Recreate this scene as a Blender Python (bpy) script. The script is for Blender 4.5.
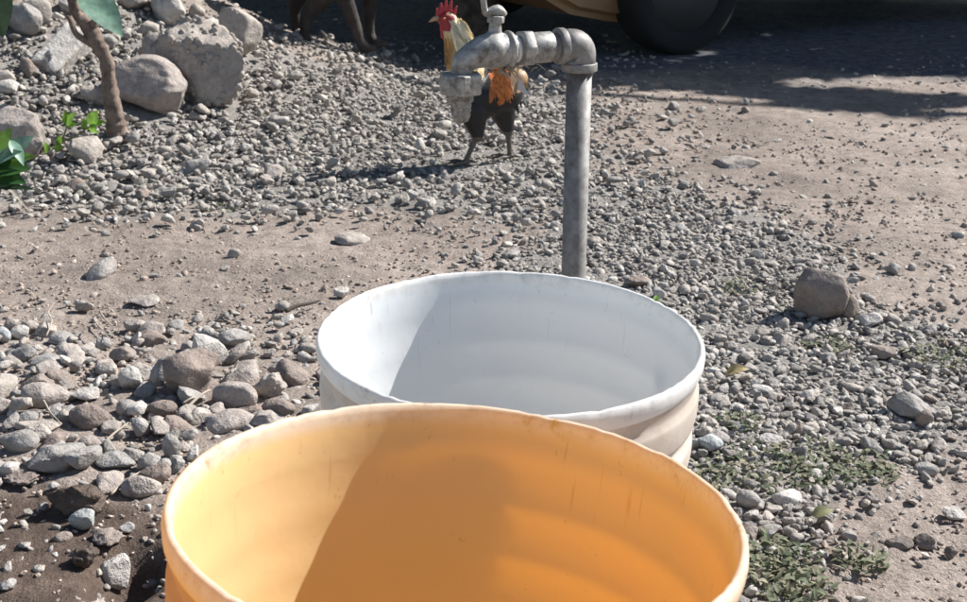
import bpy, bmesh, math, random
import numpy as np
from mathutils import Vector, Matrix, Euler
random.seed(7)
RNG = np.random.default_rng(11)
R = math.radians
scene = bpy.context.scene
for o in list(bpy.data.objects): bpy.data.objects.remove(o)
COL = scene.collection

# ------------------------------------------------------------------ camera
CAM_H, PITCH, FPX = 0.715, R(20.3), 1180.0
cam_d = bpy.data.cameras.new('camera'); cam = bpy.data.objects.new('camera', cam_d); COL.objects.link(cam)
cam.location = (0, 0, CAM_H); cam.rotation_euler = (math.pi/2 - PITCH, 0, 0)
cam_d.sensor_width = 36; cam_d.lens = 36*FPX/967; cam_d.clip_start = 0.02; cam_d.clip_end = 1500
cam_d.dof.use_dof = True; cam_d.dof.focus_distance = 1.15; cam_d.dof.aperture_fstop = 26
scene.camera = cam
# ------------------------------------------------------------------ light
SUN_EL, SUN_AZ = R(40), R(27)            # azimuth: angle from +X (right of the picture) towards +Y
SUN = Vector((math.cos(SUN_EL)*math.cos(SUN_AZ), math.cos(SUN_EL)*math.sin(SUN_AZ), math.sin(SUN_EL)))
world = bpy.data.worlds.new('World'); scene.world = world; world.use_nodes = True
nt = world.node_tree; bg = nt.nodes['Background']
sky = nt.nodes.new('ShaderNodeTexSky'); sky.sky_type = 'NISHITA'; sky.sun_disc = False
sky.sun_elevation = SUN_EL; sky.sun_rotation = math.pi/2 - SUN_AZ
sky.air_density = 1.0; sky.dust_density = 0.4
nt.links.new(sky.outputs[0], bg.inputs[0]); bg.inputs[1].default_value = 0.068
sl = bpy.data.lights.new('sun', 'SUN'); sl.energy = 5.0; sl.angle = R(0.5); sl.color = (1.0, 0.97, 0.925)
so = bpy.data.objects.new('sun', sl); COL.objects.link(so)
so.rotation_euler = SUN.to_track_quat('Z', 'Y').to_euler(); so.location = (4, 2, 6)
scene.view_settings.view_transform = 'Standard'; scene.view_settings.look = 'None'
scene.view_settings.exposure = 0.86; scene.view_settings.gamma = 1.0

# ------------------------------------------------------------------ noise and terrain (functions of the place)
def _h(ix, iy, seed):
    n = (ix.astype(np.int64)*374761393 + iy.astype(np.int64)*668265263 + seed*1442695041) & 0x7fffffff
    n = ((n ^ (n >> 13))*1274126177) & 0x7fffffff
    n = n ^ (n >> 16)
    return (n & 0xffff)/65535.0
def vnoise(x, y, seed=0):
    x = np.asarray(x, float); y = np.asarray(y, float)
    ix = np.floor(x); iy = np.floor(y); fx = x-ix; fy = y-iy
    fx = fx*fx*(3-2*fx); fy = fy*fy*(3-2*fy)
    a = _h(ix, iy, seed); b = _h(ix+1, iy, seed); c = _h(ix, iy+1, seed); d = _h(ix+1, iy+1, seed)
    return (a+(b-a)*fx)*(1-fy) + (c+(d-c)*fx)*fy
def fbm(x, y, oct=4, seed=0):
    s = 0; a = .5; t = 0
    for k in range(oct):
        s = s + a*vnoise(x*2**k+17.3*k, y*2**k-9.1*k, seed+k); t += a; a *= .5
    return s/t
def sstep(a, b, x):
    t = np.clip((x-a)/(b-a), 0, 1); return t*t*(3-2*t)
def base_h(x, y):
    """ground without the fine grit: flat yard, gravel heap rising to the back left"""
    x = np.asarray(x, float); y = np.asarray(y, float)
    H = np.interp(-x, [0.25, .74, 1.0, 1.3, 2.0, 3.0], [0, .17, .31, .44, .66, .9])
    yf = np.interp(-x, [.2, .8, 1.5, 3], [3.1, 2.75, 2.45, 2.2])
    h = H*sstep(yf, 4.15, y)*(1-sstep(4.25, 5.1, y))
    h = h + .016*(fbm(x*1.7+3, y*1.7, 3, 5)-.5) + .03*(fbm(x*.5, y*.5, 2, 9)-.5)*sstep(1.2, 3, y)
    d = np.hypot(x+.13, y-.44)
    h = h + .028*np.exp(-(d/.10)**2)
    h = h*sstep(0, .12, np.hypot(x-.02, y-.88)+.0) if False else h
    h = h + np.exp(-((x+.6)/.25)**2-((y-1.5)/.22)**2)*.012
    h = h - .055*np.exp(-(((x+.385)/.036)**2+((y-1.09)/.05)**2)**1.5)
    return h
def hgt(x, y): return float(base_h(x, y))
cP, sP = math.cos(PITCH), math.sin(PITCH)
def ray(px, py):
    u = (px-483.5)/FPX; v = -(py-301)/FPX
    return Vector((u, cP+v*sP, -sP+v*cP))
def ground_at(px, py):
    d = ray(px, py); ts = np.concatenate([np.arange(.3, 8, .03), np.arange(8, 60, .3)])
    below = CAM_H+d.z*ts <= base_h(d.x*ts, d.y*ts)
    i = int(np.argmax(below)) if below.any() else len(ts)-1
    ts = np.linspace(ts[max(i-1, 0)], ts[i], 24)
    below = CAM_H+d.z*ts <= base_h(d.x*ts, d.y*ts); t = float(ts[int(np.argmax(below))] if below.any() else ts[-1])
    return Vector((0, 0, CAM_H))+d*t, t            # t = depth along the camera axis
def plane_at(px, py, Y):
    d = ray(px, py); t = Y/d.y
    return Vector((0, 0, CAM_H))+d*t
def proj(x, y, z):
    dz = z-CAM_H; dep = y*cP-dz*sP; up = y*sP+dz*cP
    dep = np.maximum(dep, .05)
    return 483.5+FPX*x/dep, 301-FPX*up/dep, dep

# ------------------------------------------------------------------ helpers
def tag(o, label=None, cat=None, group=None, kind=None):
    if label: o['label'] = label
    if cat: o['category'] = cat
    if group: o['group'] = group
    if kind: o['kind'] = kind
    return o
def link(name, me, mat=None, parent=None, smooth=True):
    o = bpy.data.objects.new(name, me); COL.objects.link(o)
    if mat:
        me.materials.clear(); me.materials.append(mat)
    if parent: o.parent = parent
    if smooth: me.polygons.foreach_set('use_smooth', [True]*len(me.polygons))
    return o
def np_mesh(name, V, F):
    me = bpy.data.meshes.new(name); V = np.asarray(V, np.float32); F = np.asarray(F, np.int32)
    me.vertices.add(len(V)); me.vertices.foreach_set('co', V.ravel())
    k = F.shape[1]
    me.loops.add(F.size); me.loops.foreach_set('vertex_index', F.ravel())
    me.polygons.add(len(F)); me.polygons.foreach_set('loop_start', np.arange(0, F.size, k, dtype=np.int32))
    me.update(calc_edges=True); me.validate()
    return me
def bm_mesh(name, bm):
    me = bpy.data.meshes.new(name); bm.to_mesh(me); bm.free(); return me
def empty(name, loc, rot=(0, 0, 0)):
    o = bpy.data.objects.new(name, None); COL.objects.link(o); o.location = loc; o.rotation_euler = rot
    o.empty_display_size = .05; return o
def lathe(profile, n=96, closed=False, wob=0.0, cap=False):
    bm = bmesh.new(); rings = []
    for (r, z) in profile:
        rings.append([bm.verts.new((r*math.cos(a)*(1+wob*math.sin(3*a+z*9)), r*math.sin(a)*(1+wob*math.cos(2*a+z*5)), z))
                      for a in [2*math.pi*k/n for k in range(n)]])
    m = len(rings)
    for i in range(m if closed else m-1):
        A = rings[i]; B = rings[(i+1) % m]
        for k in range(n):
            bm.faces.new((A[k], A[(k+1) % n], B[(k+1) % n], B[k]))
    if cap:
        bm.faces.new(rings[-1]); bm.faces.new(list(reversed(rings[0])))
    bmesh.ops.recalc_face_normals(bm, faces=bm.faces)
    return bm
def tube(pts, rad, n=10, bm=None, cap=True):
    """tube through points with a radius per point"""
    bm = bm or bmesh.new(); pts = [Vector(p) for p in pts]; rings = []
    up = Vector((.13, .21, .97))
    for i, p in enumerate(pts):
        t = (pts[min(i+1, len(pts)-1)]-pts[max(i-1, 0)]).normalized()
        a = t.cross(up)
        if a.length < .2: a = t.cross(Vector((1, 0, 0)))
        a.normalize(); b = t.cross(a)
        rings.append([bm.verts.new(p+(a*math.cos(q)+b*math.sin(q))*rad[i]) for q in [2*math.pi*k/n for k in range(n)]])
    for A, B in zip(rings, rings[1:]):
        for k in range(n): bm.faces.new((A[k], A[(k+1) % n], B[(k+1) % n], B[k]))
    if cap: bm.faces.new(rings[0]); bm.faces.new(rings[-1])
    bmesh.ops.recalc_face_normals(bm, faces=bm.faces)
    return bm
def smooth_path(P, R_, k=4):
    out = []; rr = []
    n = len(P); P = [Vector(p) for p in P]
    for i in range(n-1):
        p0 = P[max(i-1, 0)]; p1 = P[i]; p2 = P[i+1]; p3 = P[min(i+2, n-1)]
        for j in range(k):
            t = j/k
            out.append(.5*((2*p1)+(p2-p0)*t+(2*p0-5*p1+4*p2-p3)*t*t+(3*p1-p0-3*p2+p3)*t**3)); rr.append(R_[i]+(R_[i+1]-R_[i])*t)
    out.append(P[-1]); rr.append(R_[-1]); return out, rr
def remesh(name, bm, voxel, smooth=2):
    """union of closed shapes -> one continuous skin"""
    me = bm_mesh('tmp', bm); o = bpy.data.objects.new('tmp', me); COL.objects.link(o)
    m = o.modifiers.new('r', 'REMESH'); m.mode = 'VOXEL'; m.voxel_size = voxel
    s = o.modifiers.new('s', 'SMOOTH'); s.factor = .5; s.iterations = smooth
    dg = bpy.context.evaluated_depsgraph_get()
    res = bpy.data.meshes.new_from_object(o.evaluated_get(dg)); res.name = name
    bpy.data.objects.remove(o); bpy.data.meshes.remove(me)
    return res
def add_ball(bm, c, r, sc=(1, 1, 1), rot=None):
    M = Matrix.Translation(c)
    if rot: M = M @ rot.to_matrix().to_4x4()
    M = M @ Matrix.Diagonal((r*sc[0], r*sc[1], r*sc[2], 1))
    bmesh.ops.create_icosphere(bm, subdivisions=3, radius=1, matrix=M)
def add_cap(bm, a, b, ra, rb, n=8):
    a = Vector(a); b = Vector(b)
    for k in range(n+1):
        t = k/n; add_ball(bm, a.lerp(b, t), ra+(rb-ra)*t)

# ------------------------------------------------------------------ materials
def M(name, col=(.5, .5, .5), rough=.8, metal=0.0, spec=.5):
    m = bpy.data.materials.new(name); m.use_nodes = True
    p = m.node_tree.nodes['Principled BSDF']
    p.inputs['Base Color'].default_value = (*col, 1); p.inputs['Roughness'].default_value = rough
    p.inputs['Metallic'].default_value = metal; p.inputs['Specular IOR Level'].default_value = spec
    return m, m.node_tree, p
def N(nt, t, **k):
    n = nt.nodes.new(t)
    for a, b in k.items():
        if a in n.inputs.keys() if hasattr(n.inputs, 'keys') else False: n.inputs[a].default_value = b
        else: setattr(n, a, b)
    return n
def noise(nt, scale, detail=6, rough=.6, coord='Object', vec=None):
    n = nt.nodes.new('ShaderNodeTexNoise'); n.inputs['Scale'].default_value = scale
    n.inputs['Detail'].default_value = detail; n.inputs['Roughness'].default_value = rough
    if vec is None:
        tc = nt.nodes.new('ShaderNodeTexCoord'); vec = tc.outputs[coord]
    nt.links.new(vec, n.inputs['Vector'])
    return n
def ramp(nt, src, stops):
    r = nt.nodes.new('ShaderNodeValToRGB'); e = r.color_ramp.elements
    while len(e) < len(stops): e.new(.5)
    for q, (p, c) in zip(e, stops):
        q.position = p; q.color = (*c, 1) if len(c) == 3 else c
    nt.links.new(src, r.inputs[0]); return r
def mix(nt, fac, a, b, mode='MIX'):
    m = nt.nodes.new('ShaderNodeMix'); m.data_type = 'RGBA'; m.blend_type = mode
    for sock, v in ((m.inputs[0], fac), (m.inputs[6], a), (m.inputs[7], b)):
        if hasattr(v, 'links'): nt.links.new(v, sock)
        elif isinstance(v, (int, float)): sock.default_value = v
        else: sock.default_value = (*v, 1)
    return m.outputs[2]
def bump(nt, p, src, strength=.5, dist=.002, prev=None):
    b = nt.nodes.new('ShaderNodeBump'); b.inputs['Strength'].default_value = strength; b.inputs['Distance'].default_value = dist
    nt.links.new(src, b.inputs['Height'])
    if prev: nt.links.new(prev, b.inputs['Normal'])
    if p: nt.links.new(b.outputs[0], p.inputs['Normal'])
    return b.outputs[0]
def shade(c, k): return tuple(min(1, x*k) for x in c)
def rock_mat(name, col, var=.35, rough=.9, island=False, dust=(.34, .30, .27), dustk=.45, fine=1.0):
    m, nt, p = M(name, col, rough, spec=.25)
    tc = nt.nodes.new('ShaderNodeTexCoord'); oi = nt.nodes.new('ShaderNodeObjectInfo')
    v = nt.nodes.new('ShaderNodeVectorMath'); v.operation = 'ADD'
    geo = nt.nodes.new('ShaderNodeNewGeometry')
    nt.links.new(geo.outputs['Position'], v.inputs[0]); nt.links.new(oi.outputs['Random'], v.inputs[1])
    n1 = noise(nt, 38*fine, 5, .65, vec=v.outputs[0]); n2 = noise(nt, 420*fine, 3, .7, vec=v.outputs[0])
    base = ramp(nt, n1.outputs[0], [(.3, shade(col, 1-var)), (.5, col), (.72, shade(col, 1+var))])
    sp = ramp(nt, n2.outputs[0], [(.3, (.62, .62, .62)), (.5, (1, 1, 1)), (.7, (1.32, 1.3, 1.28))])
    c = mix(nt, .75, base.outputs[0], sp.outputs[0], 'MULTIPLY')
    if island:
        rr = geo.outputs['Random Per Island']
        t = ramp(nt, rr, [(0, (.55, .54, .53)), (.22, (.78, .76, .74)), (.5, (.98, .96, .94)), (.7, (1.08, 1.02, .95)), (.85, (1.16, 1.16, 1.16)), (1, (1.5, 1.48, 1.42))])
        c = mix(nt, 1, c, t.outputs[0], 'MULTIPLY')
    n3 = noise(nt, 9, 4, .6, vec=v.outputs[0])
    d = ramp(nt, n3.outputs[0], [(.42, (0, 0, 0)), (.68, (dustk,)*3)])
    c = mix(nt, d.outputs[0], c, dust)
    nt.links.new(c, p.inputs['Base Color'])
    b = bump(nt, None, n2.outputs[0], .5, .0012)
    bump(nt, p, n1.outputs[0], .8, .012, prev=b)
    return m
GREY, PINK, BROWN, PALE, BLUE, DARK, TAN = (.29, .275, .26), (.35, .305, .275), (.235, .19, .165), (.46, .435, .405), (.36, .38, .38), (.13, .105, .09), (.36, .32, .285)
RM = {k: rock_mat('stone_'+k, c) for k, c in dict(grey=GREY, pink=PINK, brown=BROWN, pale=PALE, blue=BLUE, dark=DARK, tan=TAN).items()}
RM['wet'] = rock_mat('stone_wet', (.085, .065, .052), .4, .55, dust=(.12, .085, .065), dustk=.5)
RM['crumb'] = rock_mat('dirt_crumb', (.35, .292, .254), .2, .95, island=True, dustk=.3)
RM['gravel'] = rock_mat('gravel_grey', (.35, .332, .31), .2, .92, island=True, dustk=.5)

# ------------------------------------------------------------------ stones
def rock_verts(sub, seed, cuts=7, lump=.16, cut=.78, fine=.0):
    bm = bmesh.new(); bmesh.ops.create_icosphere(bm, subdivisions=sub, radius=1)
    rg = np.random.default_rng(seed)
    V = np.array([v.co[:] for v in bm.verts]); F = np.array([[v.index for v in f.verts] for f in bm.faces]); bm.free()
    for k in range(4):
        d = rg.normal(size=3); d /= np.linalg.norm(d); fr = rg.uniform(1.2, 3.2); ph = rg.uniform(0, 6)
        V = V*(1+lump*.5*np.sin(fr*(V@d)+ph))[:, None]
    for k in range(cuts):
        d = rg.normal(size=3); d /= np.linalg.norm(d); c = cut*rg.uniform(.8, 1.12)
        s = V@d; over = np.maximum(s-c, 0); V = V-np.outer(over*.93, d)
    if fine:
        for k in range(14):
            d = rg.normal(size=3); d /= np.linalg.norm(d); fr = rg.uniform(6, 16); ph = rg.uniform(0, 6); e = rg.normal(size=3)*3
            V = V*(1+fine*.25*np.sin(fr*(V@d)+ph+np.sin(V@e)*1.5))[:, None]
    lo, hi = V.min(0), V.max(0); V = (V-(lo+hi)/2)/(hi-lo)
    return V, F
def rock_mesh(name, sub, seed, **k):
    V, F = rock_verts(sub, seed, **k); return np_mesh(name, V, F)
LABELS = set()
def stone(px, w, label, mat='grey', seed=1, kind='round', deep=.85, rot=0, tilt=(0, 0), name='stone', sink=.12, hmul=1.0, cat='stone', zoff=0):
    """px = box of the stone in the photograph (x0, y0, x1, y1); it stands on the terrain below that box"""
    x0, y0, x1, y1 = px
    g, t = ground_at((x0+x1)/2, y1-1.0)
    W = (x1-x0)*t/FPX; D = W*deep
    dep = math.atan2(CAM_H-g.z, g.y)
    H = ((y1-y0)*t/FPX - .6*D*math.sin(dep))/math.cos(dep)*1.05
    H = max(H, .3*W)*hmul
    c = Vector((g.x, g.y+.0, 0)) + Vector((0, D*.42, 0)); c.x *= (c.y/g.y)
    z = hgt(c.x, c.y)+H*(.5-sink)+zoff
    K = dict(round=dict(cuts=5, lump=.2, cut=.86, fine=.02), angular=dict(cuts=15, lump=.22, cut=.62, fine=.035), slab=dict(cuts=9, lump=.15, cut=.7, fine=.03), rough=dict(cuts=7, lump=.35, cut=.75, fine=.13))[kind]
    sub = 5 if (x1-x0) > 60 else 4 if (x1-x0) > 22 else 3
    me = rock_mesh(name, sub, seed*13+5, **K)
    o = link(name, me, RM[mat]); o.location = (c.x, c.y, z); o.scale = (W*1.04, D, H*1.08)
    o.rotation_euler = (R(tilt[0]), R(tilt[1]), R(rot))
    tag(o, label, cat); return o
NAMED = []   # (x, y, radius) of placed things, so that the loose gravel does not poke through them

S = lambda *a, **k: (lambda o: (NAMED.append((o.location.x, o.location.y, .5*o.scale.x)), o)[1])(stone(*a, **k))
# ---- heap at the back left
S((108, 61, 189, 120), 0, 'large smooth rounded boulder on the gravel heap, right behind the leaning branch', 'pink', 3, 'round', .7, rot=8, name='boulder', cat='boulder')
lump = S((158, 24, 256, 110), 0, 'big rough lump of pebbly conglomerate, largest rock on the gravel heap', 'tan', 8, 'angular', .65, rot=-12, name='rock_lump', cat='rock')
def embed(o, n, seed, r0=.012, r1=.036):
    rg = np.random.default_rng(seed); V = np.zeros(len(o.data.vertices)*3); o.data.vertices.foreach_get('co', V); V = V.reshape(-1, 3)
    c = V[(V[:, 1] < .1)]; c = c[rg.choice(len(c), n)]; vv, ff = [], []
    for i, q in enumerate(c):
        B, Fb = rock_verts(2, 50+i % 9, cuts=5, lump=.2, cut=.85); r = rg.uniform(r0, r1)
        vv.append(B*np.array([r*1.3, r*1.5, r*1.3*o.scale.x/o.scale.z])*2+q); ff.append(Fb+i*len(B))
    e = link('embedded_pebbles', np_mesh('embedded_pebbles', np.concatenate(vv), np.concatenate(ff)), RM['tan'], o); e['kind'] = 'stuff'
embed(lump, 150, 3)
B, Fb = rock_verts(4, 77, cuts=3, lump=.15, cut=.9); e = link('embedded_cobble', np_mesh('embedded_cobble', B), RM['pink'], lump) if False else link('embedded_cobble', np_mesh('embedded_cobble', B, Fb), RM['pink'], lump)
e.location = (-.40, -.12, .10); e.scale = (.42, .5, .52)
S((222, 14, 264, 62), 0, 'upright jagged rock at the right end of the heap crest against the dark shade', 'tan', 12, 'angular', .7, rot=20, name='rock', cat='rock', hmul=1.1)
S((189, 6, 206, 24), 0, 'small rounded knob of rock on the heap crest between two bigger rocks', 'tan', 14, 'round', name='rock', cat='rock')
S((152, -6, 190, 30), 0, 'long pale rock lying on the crest just above the conglomerate lump', 'pale', 15, 'slab', .9, rot=-40, name='rock', cat='rock')
S((6, 8, 44, 40), 0, 'flat grey slab near the top left corner beside the dark leaf', 'grey', 16, 'slab', .6, rot=-25, tilt=(10, 25), name='rock_slab', cat='rock')
S((-14, 106, 48, 168), 0, 'broad flat topped boulder behind the green leaves at the left edge', 'pink', 17, 'slab', .7, name='boulder', cat='boulder')
S((-6, 84, 19, 99), 0, 'pale oval cobble above the flat topped boulder at the left edge', 'pale', 18, 'round')
S((120, -4, 150, 14), 0, 'pale pinkish stone cut by the top edge above the rough lump', 'pink', 19, 'round')
S((60, 2, 84, 18), 0, 'grey stone tucked behind the forked top of the branch', 'grey', 20, 'angular')
S((100, 38, 118, 52), 0, 'grey angular stone right of the branch and below the pale green leaf', 'grey', 21, 'angular')
S((20, 62, 40, 80), 0, 'reddish stone directly below the pale broken block', 'brown', 22, 'angular')
# ---- right of the buckets
S((792, 275, 846, 323), 0, 'large dark two faced rock standing in the gravel on the right', 'brown', 123, 'angular', .8, rot=-14, hmul=1.25, name='rock', cat='rock')
S((838, 293, 858, 321), 0, 'smaller brown rock leaning on the right side of the large dark rock', 'brown', 24, 'round', name='rock', cat='rock')
S((855, 311, 881, 328), 0, 'flat pale stone to the right of the large dark rock', 'pale', 25, 'slab')
S((624, 275, 650, 291), 0, 'dark brown stone just behind the back rim of the white bucket', 'brown', 26, 'slab')
S((652, 287, 666, 302), 0, 'pale stone touching the brown stone behind the white bucket', 'pale', 27, 'slab')
S((714, 152, 760, 170), 0, 'flat tan stone on the sunny dirt right of the standpipe', 'tan', 128, 'round', .8, sink=.42)
S((884, 263, 900, 278), 0, 'small grey stone up right from the large dark rock', 'grey', 29, 'angular')
S((870, 345, 894, 363), 0, 'grey brown stone down right from the large dark rock', 'brown', 30, 'angular')
S((888, 392, 932, 424), 0, 'dark grey stone near the right edge with a smaller one leaning on it', 'grey', 31, 'angular')
S((915, 408, 932, 430), 0, 'small dark stone leaning on the front of the dark grey stone', 'brown', 32, 'angular')
S((751, 385, 772, 396), 0, 'flat pale stone just below the yellow leaf', 'pale', 33, 'round')
S((736, 491, 759, 512), 0, 'round grey cobble right beside the orange bucket rim', 'grey', 34, 'round')
S((770, 489, 802, 509), 0, 'flat white stone right of the round grey cobble', 'pale', 35, 'slab', .9)
S((694, 433, 722, 455), 0, 'pale flat stone against the wall of the white bucket', 'blue', 36, 'round')
S((709, 431, 729, 444), 0, 'grey stone just behind the pale flat one by the white bucket', 'grey', 37, 'slab')
S((757, 434, 781, 447), 0, 'pale elongated stone behind the patch of green weeds', 'pale', 38, 'slab')
S((790, 443, 808, 462), 0, 'dark grey pointed stone at the back of the weed patch', 'grey', 39, 'angular')
S((886, 537, 912, 552), 0, 'dark brown clod on the bare dirt, left one of two', 'dark', 40, 'angular', name='clod', cat='dirt clod')
S((914, 533, 939, 550), 0, 'dark brown clod on the bare dirt, right one of two', 'dark', 41, 'angular', name='clod', cat='dirt clod')
S((944, 548, 958, 560), 0, 'smaller dark clod low at the right edge of the bare dirt', 'dark', 42, 'angular', name='clod', cat='dirt clod')
S((940, 508, 964, 522), 0, 'pale flattish stone on the dirt above the two dark clods', 'pale', 43, 'slab')
# ---- front left
S((168, 346, 222, 402), 0, 'large cracked cobble with dark front face, left of the white bucket', 'brown', 44, 'angular', .8, rot=10, name='cobble', cat='cobble')
S((194, 336, 230, 376), 0, 'pale broken cap lying against the back of the large cracked cobble', 'pale', 45, 'angular', .7, rot=30, zoff=.012)
S((214, 378, 262, 413), 0, 'long knobbly stone between the cracked cobble and the orange rim', 'pink', 46, 'round', .7, rot=-20)
S((250, 367, 287, 401), 0, 'rough pale brown stone by the left wall of the white bucket', 'tan', 47, 'rough', .8)
S((262, 398, 297, 419), 0, 'brown stone touching the orange rim, right of the knobbly stone', 'brown', 48, 'round', .7, rot=-25)
S((250, 413, 284, 427), 0, 'flat grey stone half hidden by the top of the orange rim', 'grey', 49, 'slab')
S((26, 380, 71, 410), 0, 'big smooth pinkish oval cobble at the left edge of the stones', 'pink', 50, 'round', .75, rot=12, name='cobble', cat='cobble')
S((70, 403, 112, 432), 0, 'smooth brown egg shaped cobble, right of the pinkish oval one', 'brown', 51, 'round', .8, name='cobble', cat='cobble')
S((12, 343, 37, 364), 0, 'grey oval cobble near the left edge, up from the pinkish one', 'grey', 52, 'round', name='cobble', cat='cobble')
S((32, 355, 69, 373), 0, 'flat pale slab with a dark shaded front above the pinkish cobble', 'grey', 53, 'slab')
S((98, 362, 118, 379), 0, 'small round stone between the flat slab and the triangular stone', 'tan', 54, 'round')
S((119, 366, 144, 393), 0, 'pale triangular stone with its point downward', 'pale', 55, 'angular', .7, tilt=(20, 0))
S((147, 364, 167, 377), 0, 'little pale egg shaped stone left of the large cracked cobble', 'pale', 56, 'round')
S((72, 388, 101, 403), 0, 'small pale flat stone lying behind the brown egg shaped cobble', 'pale', 57, 'slab')
S((110, 345, 137, 364), 0, 'brownish stone with a pale top, above the triangular stone', 'brown', 58, 'round')
S((-6, 326, 12, 344), 0, 'bluish pale stone cut by the left edge at the back of the stones', 'blue', 59, 'round')
S((-8, 349, 8, 368), 0, 'pale stone cut by the left edge, below the bluish one', 'pale', 60, 'round')
S((-6, 398, 16, 416), 0, 'pinkish stone cut by the left edge beside the pinkish oval cobble', 'pink', 61, 'round')
S((117, 400, 138, 419), 0, 'grey stone to the right of the brown egg shaped cobble', 'grey', 62, 'round')
S((129, 417, 152, 439), 0, 'pale wedge shaped stone leaning on its darker neighbour', 'grey', 63, 'slab', rot=-35)
S((10, 325, 31, 339), 0, 'pale rounded stone at the back left where the stones begin', 'pale', 64, 'round')
S((50, 332, 75, 348), 0, 'grey brown stone at the back of the stones beside a pale twig', 'grey', 65, 'round')
S((2, 430, 40, 455), 0, 'long grey cobble low at the left edge above the mud', 'grey', 66, 'round', .6, name='cobble', cat='cobble')
S((34, 440, 89, 477), 0, 'big angular grey rock at the edge of the mud', 'grey', 67, 'angular', .75, rot=14, name='rock', cat='rock')
S((80, 436, 102, 457), 0, 'grey stone resting against the back of the big angular rock', 'pink', 68, 'slab')
S((98, 452, 138, 473), 0, 'flat grey wedge stone right of the big angular rock', 'grey', 69, 'slab', .7)
S((52, 476, 108, 520), 0, 'wet dark lump of stone sitting in the mud', 'wet', 70, 'rough', .85, name='rock_lump', cat='rock')
S((71, 508, 99, 532), 0, 'smooth pale bluish oval pebble alone in front of the wet dark lump', 'blue', 71, 'round', .75, rot=-15, cat='pebble', name='pebble')
S((123, 474, 162, 500), 0, 'pale oval cobble in the mud left of the orange bucket', 'pink', 72, 'round', .7, rot=10, name='cobble', cat='cobble')
S((6, 470, 40, 489), 0, 'rough reddish stone half buried in the mud at the left', 'brown', 73, 'rough')
S((26, 422, 61, 439), 0, 'flat stone lying just behind the long grey cobble', 'tan', 74, 'slab')
S((156, 458, 174, 475), 0, 'round grey pebble nearest the left rim of the orange bucket', 'grey', 75, 'round', cat='pebble', name='pebble')
S((164, 434, 182, 461), 0, 'upright dark pebble by the top left of the orange rim', 'grey', 76, 'round', cat='pebble', name='pebble')
S((104, 562, 132, 594), 0, 'pale shard of stone standing in the mud beside the bucket shadow', 'pale', 77, 'slab', .5, rot=20, tilt=(-25, 10))  # the bucket shadow is a dark hollow modelled in the mud
S((92, 537, 126, 556), 0, 'muddy reddish flake of stone above the pale shard', 'brown', 78, 'rough')
S((74, 549, 102, 576), 0, 'muddy lump low in the wet ground left of the pale shard', 'wet', 79, 'rough', name='clod', cat='dirt clod')
S((150, 400, 178, 420), 0, 'brown stone in front of the cracked cobble, near the straw', 'brown', 80, 'round')
S((186, 408, 214, 428), 0, 'brown flat stone behind the top left of the orange rim', 'tan', 81, 'slab')
S((130, 296, 160, 309), 0, 'lone flat stone on the bare dirt behind the front stones', 'tan', 82, 'slab')
S((335, 232, 370, 246), 0, 'low tan stone on the dirt behind the white bucket', 'tan', 183, 'round', sink=.3)

# pale broken block (rectangular, one end broken away)
def block():
    g, t = ground_at(52, 82)
    bm = bmesh.new(); bmesh.ops.create_cube(bm, size=1); bmesh.ops.subdivide_edges(bm, edges=bm.edges, cuts=7, use_grid_fill=True)
    rg = np.random.default_rng(4)
    for v in bm.verts:
        c = v.co
        n = fbm(np.array([c.x*4+c.z*3]), np.array([c.y*4-c.z*2]), 3, 3)[0]-.5
        c *= 1+.10*n
        if c.x < -.35: c.x += .3*abs(fbm(np.array([c.y*5]), np.array([c.z*5]), 3, 8)[0]-.2)
        if abs(c.z) > .4 and abs(c.y) > .4: c.y *= .95; c.z *= .95
    o = link('broken_block', bm_mesh('broken_block', bm), RM['pale'])
    k = t/FPX
    a_ = Vector((.42, .75, .5)).normalized(); n_ = Vector((.3, -.4, .85)); n_ = (n_-a_*n_.dot(a_)).normalized(); b_ = n_.cross(a_)
    g2, t2 = ground_at(61, 60); p = g2+n_*(6*k)
    o.matrix_world = Matrix.Translation(p) @ Matrix((a_, b_, n_)).transposed().to_4x4() @ Matrix.Diagonal((66*k, 30*k, 26*k, 1))
    tag(o, 'pale rectangular broken block lying tilted on the gravel heap', 'block'); NAMED.append((p.x, p.y, .06))
block()

# ------------------------------------------------------------------ ground
th_f = np.radians(np.concatenate([np.arange(-31, 31.01, .15), np.arange(32, 329, 3)]))
rr = np.concatenate([[0.0, .15, .28], .34*np.exp(np.arange(0, 470)*.0072)])
rr = np.concatenate([rr, rr[-1]*np.exp(np.arange(1, 40)*.12)])
rr = np.concatenate([rr, [1400.0]])
TT, RR = np.meshgrid(th_f, rr); GX = RR*np.sin(TT); GY = RR*np.cos(TT)
GZ = base_h(GX, GY)
near = (1-sstep(7, 14, RR))
mic = (fbm(GX*55, GY*55, 3, 21)-.5)*.006 + (fbm(GX*14, GY*14, 3, 31)-.5)*.012
GZ = GZ*(1-sstep(9, 30, RR)) + mic*near
nA = len(th_f); nR = len(rr)
idx = np.arange(nA*nR).reshape(nR, nA)
F = np.stack([idx[:-1, :], np.roll(idx, -1, 1)[:-1, :], np.roll(idx, -1, 1)[1:, :], idx[1:, :]], -1).reshape(-1, 4)
gme = np_mesh('ground', np.stack([GX, GY, GZ], -1).reshape(-1, 3), F[:, ::-1])
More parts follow.
